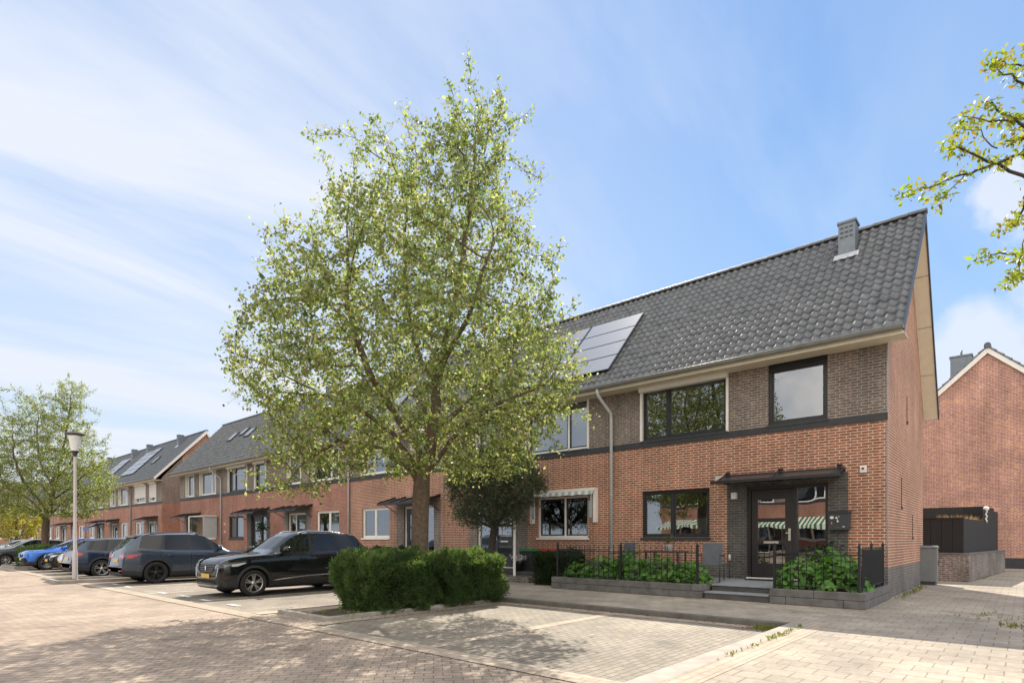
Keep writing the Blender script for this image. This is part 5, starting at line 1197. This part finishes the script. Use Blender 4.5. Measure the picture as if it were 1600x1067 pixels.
    for sx, ax in ((1, 'side+'), (-1, 'side-')):
        for yh in (2.2+e*.3, 3.15+e*.7):
            h_, _, _, _ = bvh.ray_cast(Vector((sx*4, yh, belt-.16)), Vector((-sx, 0, 0)))
            if h_: k = MB(); k.tube([(h_.x, yh-.1, belt-.16), (h_.x+sx*.03, yh-.07, belt-.158), (h_.x+sx*.03, yh+.07, belt-.152), (h_.x, yh+.1, belt-.15)], .016, M[col], 6); add(k, 'door_handle')
        k = MB(); my = rf0-.42; mxp = hw*.985
        k.tube([(sx*(mxp-.06), my+.02, belt+.02), (sx*(mxp+.03), my, belt+.05)], .025, M['black'], 6)
        pts = [(sx*(mxp+.02), my, belt+.08), (sx*(mxp+.05), my, belt+.085), (sx*(mxp+.15), my+.01, belt+.095), (sx*(mxp+.21), my+.03, belt+.09), (sx*(mxp+.235), my+.04, belt+.085)]
        k.tube(pts, [.03, .075, .085, .07, .03], M[col], 10)
        add(k, 'side_mirror')
        if 'rails' in feats:
            k = MB(); ys = np.linspace(rf0+.15, tail+e-.3, 9)
            pp = []
            for i, yy in enumerate(ys):
                h_, _, _, _ = bvh.ray_cast(Vector((sx*hw*.60, yy, 4)), Vector((0, 0, -1)))
                pp.append((sx*hw*.60, yy, (h_.z if h_ else H)+(.035 if 0 < i < 8 else 0)))
            k.tube(pp, .016, M[feats['rails']], 6); add(k, 'roof_rail')
        if 'sill' in feats:
            pz = [(1.32, .40), (1.7, .45), (2.3, .50), (3.0+e*.7, .52), (3.1+e*.7, .49), (2.3, .465), (1.7, .42)]
            add(patch(bvh, pz, ax, M['chrome'], .012), 'sill_trim')
        if 'beltchrome' in feats:
            k = line_patch(bvh, [(cowl+.12, hood+.03), (cowl+.3, belt+.0)], ax, M['chrome'], .008, .0); 
            if k.f: add(k, 'belt_trim')
    for nm, ax, poly, mat_, sym, off in feats.get('patches', ()):
        for sx in ((1, -1) if sym else (1,)):
            pl_ = [(sx*a if ax in ('front', 'rear') else a, c) for a, c in poly]; axx = ax if ax in ('front', 'rear') else ('side+' if sx > 0 else 'side-')
            k = patch(bvh, pl_, axx, M[mat_], off)
            if k.f: add(k, nm)
    for nm, ax, pts, mat_, sym, w_ in feats.get('lines', ()):
        for sx in ((1, -1) if sym else (1,)):
            pl_ = [(sx*a if ax in ('front', 'rear') else a, c) for a, c in pts]; axx = ax if ax in ('front', 'rear') else ('side+' if sx > 0 else 'side-')
            k = line_patch(bvh, pl_, axx, M[mat_], w_, .006)
            if k.f: add(k, nm)
    if 'spoiler' in feats:
        k = MB(); yy = tail+e-.15-rake; k.prism([(yy-.1, H-.105), (yy+.13, H-.15), (yy+.12, H-.18), (yy-.02, H-.16)], M[col], -hw*.56, hw*.56); add(k, 'spoiler')
    if 'wiper' in feats:
        k = MB(); k.tube([(.35, 4.40+e, belt+.09), (-.1, 4.36+e, belt+.13)], .01, M['black'], 5); add(k, 'wiper')
    for ya in axles:
        for sx in (-1, 1):
            w_ = MB(); wd = .23; x1 = hw-.015
            prof = [(wr-.11, -wd/2), (wr-.03, -wd/2), (wr, -wd/2+.035), (wr, wd/2-.035), (wr-.03, wd/2), (wr-.095, wd/2), (wr-.11, wd/2-.02), (wr-.11, wd/2-.02)]
            w_.lathe([(r_, sx*z_) for r_, z_ in prof], M['tyre'], (sx*(x1-wd/2), ya-L/2, wr), 36, axis='x')
            w_.lathe([(0, sx*.0), (wr-.11, sx*.0)], M['well'], (sx*(x1-wd/2), ya-L/2, wr), 24, axis='x')
            wo = w_.build('wheel', t, norm=False)
            k = MB(); cx, xr = sx*(x1-.035), wr-.10
            k.lathe([(xr, -.05*sx), (xr, .01*sx), (xr-.025, .012*sx), (xr-.03, -.03*sx)], M[rimm], (cx, ya-L/2, wr), 36, axis='x')
            k.lathe([(0, .012*sx), (.045, .01*sx), (.065, -.01*sx)], M[rimm], (cx, ya-L/2, wr), 16, axis='x')
            ns = feats.get('spokes', 5)
            for s_ in range(ns):
                for dd in (-.11, .11):
                    a = 2*math.pi*s_/ns+R(90); p0 = Vector((cx-sx*.005, ya-L/2+.05*math.cos(a+dd), wr+.05*math.sin(a+dd))); a2 = a+dd*1.6; p1 = Vector((cx-sx*.002, ya-L/2+(xr-.01)*math.cos(a2), wr+(xr-.01)*math.sin(a2)))
                    d = (p1-p0).normalized(); n_ = Vector((sx, 0, 0)); w2 = d.cross(n_)*.014
                    q = [p0-w2*1.3, p0+w2*1.3, p1+w2, p1-w2]; k.face(q, M[rimm]); back = [v-n_*.03 for v in q]
                    for z_ in range(4): k.face([q[z_], q[(z_+1) % 4], back[(z_+1) % 4], back[z_]], M[rimm])
            k.build('rim', wo, norm=False)
    return t
M['p_black'] = paint('car_black', (.006, .007, .008), 0); M['p_grey'] = paint('car_grey_blue', (.045, .06, .085), .3); M['p_blue'] = paint('car_blue', (.03, .16, .62), .4)
M['p_navy'] = paint('car_navy', (.025, .04, .075), .4); M['p_white'] = paint('car_white', (.6, .6, .6), 0); M['p_dgrey'] = paint('car_dark_grey', (.07, .078, .085), .4); M['p_silver'] = paint('car_silver', (.35, .36, .37), .6)
# black SUV nearest, front to the street
f5 = dict(rails='chrome', sill=1, beltchrome=1, spokes=5, patches=[
    ('grille', 'front', [(-.5, .83), (-.52, .70), (-.36, .62), (.36, .62), (.52, .70), (.5, .83)], 'well', 0, .004),
    ('headlight', 'front', [(.53, .80), (.60, .735), (.84, .78), (.885, .85), (.80, .86), (.56, .845)], 'lampdark', 1, .008),
    ('headlight', 'side', [(.28, .80), (.42, .80), (.66, .88), (.60, .895), (.3, .855)], 'lampwhite', 1, .008),
    ('lower_grille', 'front', [(-.58, .46), (-.6, .36), (.6, .36), (.58, .46)], 'well', 0, .004),
    ('skid_plate', 'front', [(-.72, .34), (-.62, .27), (.62, .27), (.72, .34), (.5, .325), (-.5, .325)], 'rim', 0, .014),
    ('number_plate', 'front', [(-.26, .60), (-.26, .495), (.26, .495), (.26, .60)], 'plate', 0, .02)],
    lines=[('running_light', 'front', [(.70, .76), (.68, .66), (.63, .50)], 'lampwhite', 1, .011), ('hood_trim', 'front', [(-.5, .845), (0, .86), (.5, .845)], 'black', 0, .008)]
    + [('grille_bar', 'front', [(-.44+.02*r_, .80-.045*r_), (.44-.02*r_, .80-.045*r_)], 'steel', 0, .0035) for r_ in range(4)])
c1 = car('shiny black SUV with chrome trim parked nose out beside the large hedge', (-16.05, 6.12+2.32, -.1), 0, 4.64, 1.74, 1.86, 'p_black', 'suv', f5, hood=1.09, belt=1.13, nose=.84, cowl=1.32, rf0=2.1)
k = MB()   # small lion-like silver badge reduced to a plain upright shield shape
for z0_, z1_, w0_, w1_ in ((.68, .72, .012, .03), (.72, .78, .03, .035), (.78, .81, .035, .02)): k.face([(-w0_, -2.335, z0_), (w0_, -2.335, z0_), (w1_, -2.33, z1_), (-w1_, -2.33, z1_)], M['chrome'])
k.build('badge', c1, norm=False)
f_t = dict(rails='black', spokes=5, spoiler=1, wiper=1, patches=[
    ('tail_light', 'rear', [(.30, .99), (.30, .92), (.62, .86), (.80, .87), (.84, .97), (.6, 1.0)], 'red', 1, .008), ('tail_light', 'side', [(4.30, .86), (4.18, .93), (4.02, 1.0), (4.3, 1.0), (4.42, .97), (4.42, .88)], 'red', 1, .008),
    ('reflector_strip', 'rear', [(.45, .46), (.45, .43), (.78, .44), (.78, .47)], 'red', 1, .008), ('number_plate', 'rear', [(-.26, .84), (-.26, .73), (.26, .73), (.26, .84)], 'plate', 0, .012),
    ('bumper_panel', 'rear', [(-.6, .40), (-.6, .32), (.6, .32), (.6, .40)], 'cladding', 0, .01)], lines=[('hatch_seam', 'rear', [(-.7, .86), (-.66, .60), (.66, .60), (.7, .86)], 'well', 0, .005)])
c2 = car('dark grey blue SUV with black wheels parked tail out behind the black SUV', (-22.95, 5.85+2.27, -.1), math.pi, 4.55, 1.74, 1.86, 'p_grey', 'suv', f_t, hood=1.06, belt=1.11, nose=.80, rimm='rim_dark', wr=.37)
f_r = dict(spokes=5, spoiler=1, wiper=1, patches=[
    ('tail_light', 'rear', [(.42, .96), (.42, .86), (.80, .86), (.84, .98)], 'red', 1, .008), ('tail_light', 'side', [(4.0, .86), (3.9, .94), (4.1, 1.0), (4.15, .88)], 'red', 1, .008), ('number_plate', 'rear', [(-.26, .78), (-.26, .67), (.26, .67), (.26, .78)], 'plate', 0, .012),
    ('reflector_strip', 'rear', [(.6, .47), (.6, .41), (.74, .42), (.74, .48)], 'red', 1, .008), ('bumper_panel', 'rear', [(-.65, .40), (-.6, .30), (.6, .30), (.65, .40)], 'cladding', 0, .01)])
car('navy blue hatchback with red tail lights parked tail out behind the lamp post', (-27.95, 5.5+2.15, -.1), math.pi, 4.3, 1.56, 1.80, 'p_navy', 'suv', f_r, hood=.95, belt=1.0, nose=.74)
f_w = dict(spokes=6, patches=[('headlight', 'front', [(.55, .80), (.62, .70), (.83, .78), (.80, .86)], 'lampdark', 1, .008), ('lower_grille', 'front', [(-.66, .56), (-.5, .34), (.5, .34), (.66, .56)], 'well', 0, .006), ('number_plate', 'front', [(-.26, .60), (-.26, .50), (.26, .50), (.26, .60)], 'plate', 0, .02)])
car('small white car mostly hidden between the navy and the black hatchbacks', (-30.9, 5.9+2.0, -.1), 0, 4.0, 1.48, 1.70, 'p_white', 'hatch', f_w, hood=.92, belt=.95, nose=.74, wr=.31)
f_a = dict(spokes=5, patches=[('grille', 'front', [(-.38, .76), (-.46, .60), (-.3, .40), (.3, .40), (.46, .60), (.38, .76)], 'well', 0, .006), ('headlight', 'front', [(.50, .74), (.55, .66), (.80, .70), (.84, .78), (.70, .78)], 'lampwhite', 1, .008),
    ('headlight', 'side', [(.3, .72), (.6, .79), (.58, .82), (.3, .78)], 'lampwhite', 1, .008), ('air_intake', 'front', [(.52, .52), (.56, .36), (.8, .36), (.8, .54)], 'well', 1, .006), ('skid_plate', 'front', [(-.7, .29), (-.66, .25), (.66, .25), (.7, .29)], 'rim', 0, .012),
    ('number_plate', 'front', [(-.26, .58), (-.26, .48), (.26, .48), (.26, .58)], 'plate', 0, .02)])
car('black hatchback with silver wheels parked nose out beside the bright blue car', (-33.75, 5.95+2.1, -.1), 0, 4.25, 1.45, 1.80, 'p_black', 'hatch', f_a, hood=.92, belt=.95, nose=.70, wr=.33)
f_b = dict(spokes=5, rails='p_blue', patches=[('grille', 'front', [(.06, .76), (.04, .62), (.30, .60), (.40, .74), (.36, .77)], 'well', 1, .006), ('headlight', 'front', [(.46, .79), (.50, .70), (.76, .73), (.84, .82), (.66, .82)], 'lampdark', 1, .008),
    ('headlight', 'side', [(.26, .76), (.5, .84), (.3, .84)], 'lampdark', 1, .008), ('lower_grille', 'front', [(-.5, .50), (-.56, .36), (.56, .36), (.5, .50)], 'well', 0, .006), ('air_intake', 'front', [(.60, .60), (.64, .36), (.82, .44), (.78, .60)], 'well', 1, .008),
    ('number_plate', 'front', [(-.26, .58), (-.26, .48), (.26, .48), (.26, .58)], 'plate', 0, .02)])
car('bright blue SUV parked nose out next to the round green hedge', (-36.7, 5.45+2.2, -.1), 0, 4.4, 1.53, 1.84, 'p_blue', 'suv', f_b, hood=.98, belt=1.0, nose=.78)
car('dark grey small car parked nose out left of the round green hedge', (-44.4, 4.9+2.1, -.1), 0, 4.1, 1.52, 1.74, 'p_dgrey', 'hatch', f_w, hood=.96, belt=.98, nose=.76, wr=.31)
car('pale silver car at the far left edge, partly cut by the picture edge', (-47.6, 5.2+2.1, -.1), 0, 4.2, 1.50, 1.76, 'p_silver', 'hatch', f_w, hood=.94, belt=.97, nose=.76, wr=.31)
car('silver car seen only by its roof behind the bright blue SUV and the hedge', (-50.9, 5.2+2.1, -.1), 0, 4.2, 1.48, 1.76, 'p_silver', 'hatch', f_a, hood=.94, belt=.97, nose=.76, wr=.31)
# ------------------------------------------------------------------ lamp post, furniture, bins, bits
lp = thing('street_lamp', 'pale metal street lamp with a cone shaped bowl beside the parked cars', 'street lamp', (-24.85, 5.15, -.05))
b = MB(); b.lathe([(.08, 0), (.08, .9), (.075, 1.0), (.054, 1.08), (.048, 2.5), (.04, 4.35)], M['lamppost'], seg=18); b.lathe([(.12, -.03), (.12, .06), (.09, .07)], M['anthr'], seg=18); b.build('pole', lp)
b = MB(); b.lathe([(.05, 4.33), (.07, 4.42), (.10, 4.5), (.12, 4.52)], M['anthr'], seg=20); b.build('collar', lp)
b = MB(); b.lathe([(.11, 4.52), (.14, 4.7), (.18, 4.95), (.21, 5.05), (.0, 5.06)], M['lampglass'], seg=24); b.build('lamp_shade', lp)
b = MB(); b.lathe([(0, 5.10), (.24, 5.08), (.30, 5.10), (.30, 5.13), (.17, 5.17), (0, 5.19)], M['planter'], seg=28); b.build('cap', lp)
def chair(label, x, y, rz):
    t = thing('garden_chair', label, 'chair', (x, y, .325), rz, 'dark garden chairs on the terrace')
    b = MB(); b.box(-.26, .26, -.24, .24, .40, .43, M['chair']); b.build('seat', t, bevel=.01)
    b = MB(); b.prism([(.2, .42), (.23, .42), (.33, .98), (.30, .98)], M['chair'], -.25, .25); b.build('backrest', t, bevel=.008)
    for sx in (-1, 1):
        b = MB(); b.tube([(sx*.29, -.26, .66), (sx*.29, .2, .66), (sx*.29, .28, .68)], .016, M['anthr'], 6); b.build('armrest', t)
        for yy in (-.26, .26): b = MB(); b.tube([(sx*.29, yy, 0), (sx*.29, yy, .66)], .014, M['anthr'], 6); b.build('leg', t)
    return t
chair('dark grey garden chair on the terrace left of the front door', -6.12, 14.75, R(10))
chair('dark grey garden chair left of the little table, behind the hydrangeas', -8.95, 15.1, R(-20))
t = thing('garden_table', 'small dark side table under the lower window between the two chairs', 'table', (-7.65, 15.3, .325))
b = MB(); b.box(-.55, .55, -.3, .3, .70, .74, M['anthr']); b.build('table_top', t, bevel=.005)
for sx in (-1, 1):
    for sy in (-1, 1): b = MB(); b.box(sx*.48-.02, sx*.48+.02, sy*.25-.02, sy*.25+.02, 0, .70, M['anthr']); b.build('leg', t)
def potplant(name, label, loc, pot, pm, leaf, n, L, Wd, sp, petals=0):
    t = thing(name, label, 'potted plant', loc)
    b = MB(); b.lathe([(0, 0), (pot*.75, 0), (pot, pot*1.4), (pot*1.05, pot*1.45), (pot*.9, pot*1.42), (pot*.85, pot*1.2), (0, pot*1.2)], pm, seg=16); b.build('pot', t)
    g = np.random.default_rng(n); c = g.normal(0, 1, (n, 3))*np.array(sp)+np.array([0, 0, pot*1.5+sp[2]*1.2]); V, Q = leaf_cloud(c, 3, L, Wd, spread=.02, seed=n); fast_mesh('leaves', V, Q, leaf, t)
    if petals: c = g.normal(0, 1, (petals, 3))*np.array(sp)*np.array([1, 1, .6])+np.array([0, 0, pot*1.5+sp[2]*2.4]); V, Q = leaf_cloud(c, 4, .06, .05, spread=.015, seed=n+1); fast_mesh('flowers', V, Q, M['petal'], t)
potplant('flower_pot', 'white planter with a small green plant on the terrace table', (-7.55, 15.3, 1.065), .13, M['pot'], M['leaf_olive'], 50, .09, .02, (.1, .06, .09))
potplant('flower_pot', 'dark pot of white flowers on the doorstep beside the dark hedge', (-13.1, 15.2, .3), .2, M['black'], M['leaf_dark'], 60, .07, .03, (.13, .13, .06), 110)
potplant('potted_shrub', 'low leafy evergreen shrub standing in front of the side light of the front door', (-3.7, 15.7, .33), .18, M['anthr'], M['leaf_dark'], 110, .12, .05, (.2, .15, .22))
potplant('potted_shrub', 'small potted shrub beside the door of the house behind the black car', (-33.6, 15.5, 0), .25, M['anthr'], M['leaf_dark'], 120, .12, .05, (.2, .15, .28))
def bin_(label, x, y, lid, rz=0):
    t = thing('wheelie_bin', label, 'bin', (x, y, 0), rz, 'wheeled bins in the front gardens')
    b = MB(); k = [(-.22, -.25), (.22, -.25), (.22, .25), (-.22, .25)]
    lo = [(x_*.8, y_*.8, .06) for x_, y_ in k]; hi = [(x_*1.1, y_*1.15, .98) for x_, y_ in k]
    for i in range(4): b.face([lo[i], lo[(i+1) % 4], hi[(i+1) % 4], hi[i]], M['binblack'])
    b.face(lo, M['binblack']); b.box(-.26, .26, -.3, .3, .95, .985, M['binblack']); b.build('body', t, bevel=.01)
    b = MB(); b.prism([(-.34, .99), (-.33, 1.03), (-.1, 1.08), (.2, 1.07), (.3, 1.03), (.3, .99)], M[lid], -.28, .28); b.tube([(-.2, .34, 1.02), (.2, .34, 1.02)], .016, M['binblack'], 6); b.build('lid', t, bevel=.01)
    for sx in (-1, 1): b = MB(); b.lathe([(0, -.03), (.1, -.03), (.1, .03), (0, .03)], M['tyre'], (sx*.2, .24, .1), 16, axis='x'); b.build('wheel', t)
bin_('wheeled bin with a red lid between the black SUV and the big hedge', -22.3, 14.9, 'binred'); bin_('wheeled bin with a green lid next to the red lidded bin', -21.4, 15.6, 'bingreen', R(8))
bin_('wheeled bin with a green lid behind the dark hedge, under the striped awning', -12.9, 15.6, 'bingreen', R(90)); bin_('wheeled bin with an orange red lid behind the dark hedge', -12.0, 15.6, 'binred', R(90)); bin_('wheeled bin with a blue lid behind the dark hedge nearest the downpipe', -11.2, 15.6, 'binblue', R(90))
t = thing('garden_spike_lamp', 'thin black garden stake with a small pale lamp head beside the front door', 'garden lamp', (-6.0, 15.75, .325))
b = MB(); b.tube([(0, 0, 0), (0, 0, .5)], .01, M['black'], 6); b.build('stake', t); b = MB(); b.lathe([(0, .5), (.03, .5), (.035, .6), (.02, .66), (0, .67)], M['pot'], seg=10); b.build('lamp_head', t)
t = thing('hanging_basket', 'round leafy hanging basket beside a door of the houses behind the black car', 'potted plant', (-32.3, 15.3, 2.1))
c = rng.normal(0, .16, (150, 3)); V, Q = leaf_cloud(c, 4, .09, .04, spread=.03, seed=77); fast_mesh('leaves', V, Q, M['leaf_dark'], t)
b = MB(); b.lathe([(0, -.2), (.16, -.1), (.2, 0)], M['bark2'], seg=12); b.tube([(0, 0, 0), (0, 0, .7)], .006, M['black'], 4); b.build('basket', t)
# white pillars of the porch in the second garden
for i, xx in enumerate((-13.75, -12.75)):
    b = MB(); b.lathe([(.06, 0), (.06, .03), (.045, .05), (.045, 2.1), (.06, 2.12), (.06, 2.16)], M['white'], (xx, 14.6, 0), 12)
    tag(b.build('porch_post'), ('white round post left of the dark grey green tree', 'white round post right of the dark grey green tree')[i], 'post', 'white porch posts')
# litter, moss and weeds
def scatter(name, label, boxes, n, L, Wd, mat, seed, up=0.0):
    g = np.random.default_rng(seed); P = []
    for (x0, x1, y0, y1, z, w_) in boxes: m = int(n*w_); P.append(np.stack([x0+(x1-x0)*g.random(m), y0+(y1-y0)*g.random(m), np.full(m, z)], 1))
    P = np.concatenate(P); N_ = g.normal(0, .35, P.shape); N_[:, 2] = 1; N_ /= np.linalg.norm(N_, axis=1)[:, None]; P[:, 2] += .012
    if up: V, Q = leaf_cloud(P, 5, L, Wd, up=up, spread=.012, seed=seed); o = fast_mesh(name, V, Q, mat)
    else: o = round_leaf_mesh(name, P, N_, L, mat, None, seed)
    return tag(o, label, 'ground litter', kind='stuff')
scatter('fallen_leaves', 'dry brown leaves and litter along the kerb and under the hedge', [(-9.3, -2.9, 10.1, 10.3, -.098, .32), (-11.9, -9.2, 5.8, 7.0, -.09, .3), (-9.5, -9.0, 6.5, 10.2, -.09, .2), (-3.6, -2.95, 9.7, 10.28, -.09, .18)], 520, .035, .02, M['litter'], 31)
scatter('weeds', 'small green weeds in the paving joints and at the wall foot', [(-3.4, -2.95, 9.9, 10.25, -.1, .22), (-2.98, -2.9, 6.4, 10, -.09, .1), (-2.68, -2.62, 6.4, 10, .0, .1), (-2.3, -2.1, 16.1, 21, 0, .2), (-1.2, -1.0, 26, 32, 0, .12), (-1.0, .6, 13.0, 14.6, 0, .06), (-.3, .3, 12.0, 12.5, 0, .12), (-10.5, -9.4, 5.8, 6.6, -.05, .08)], 420, .05, .016, M['leaf_weed'], 32, up=1.2)
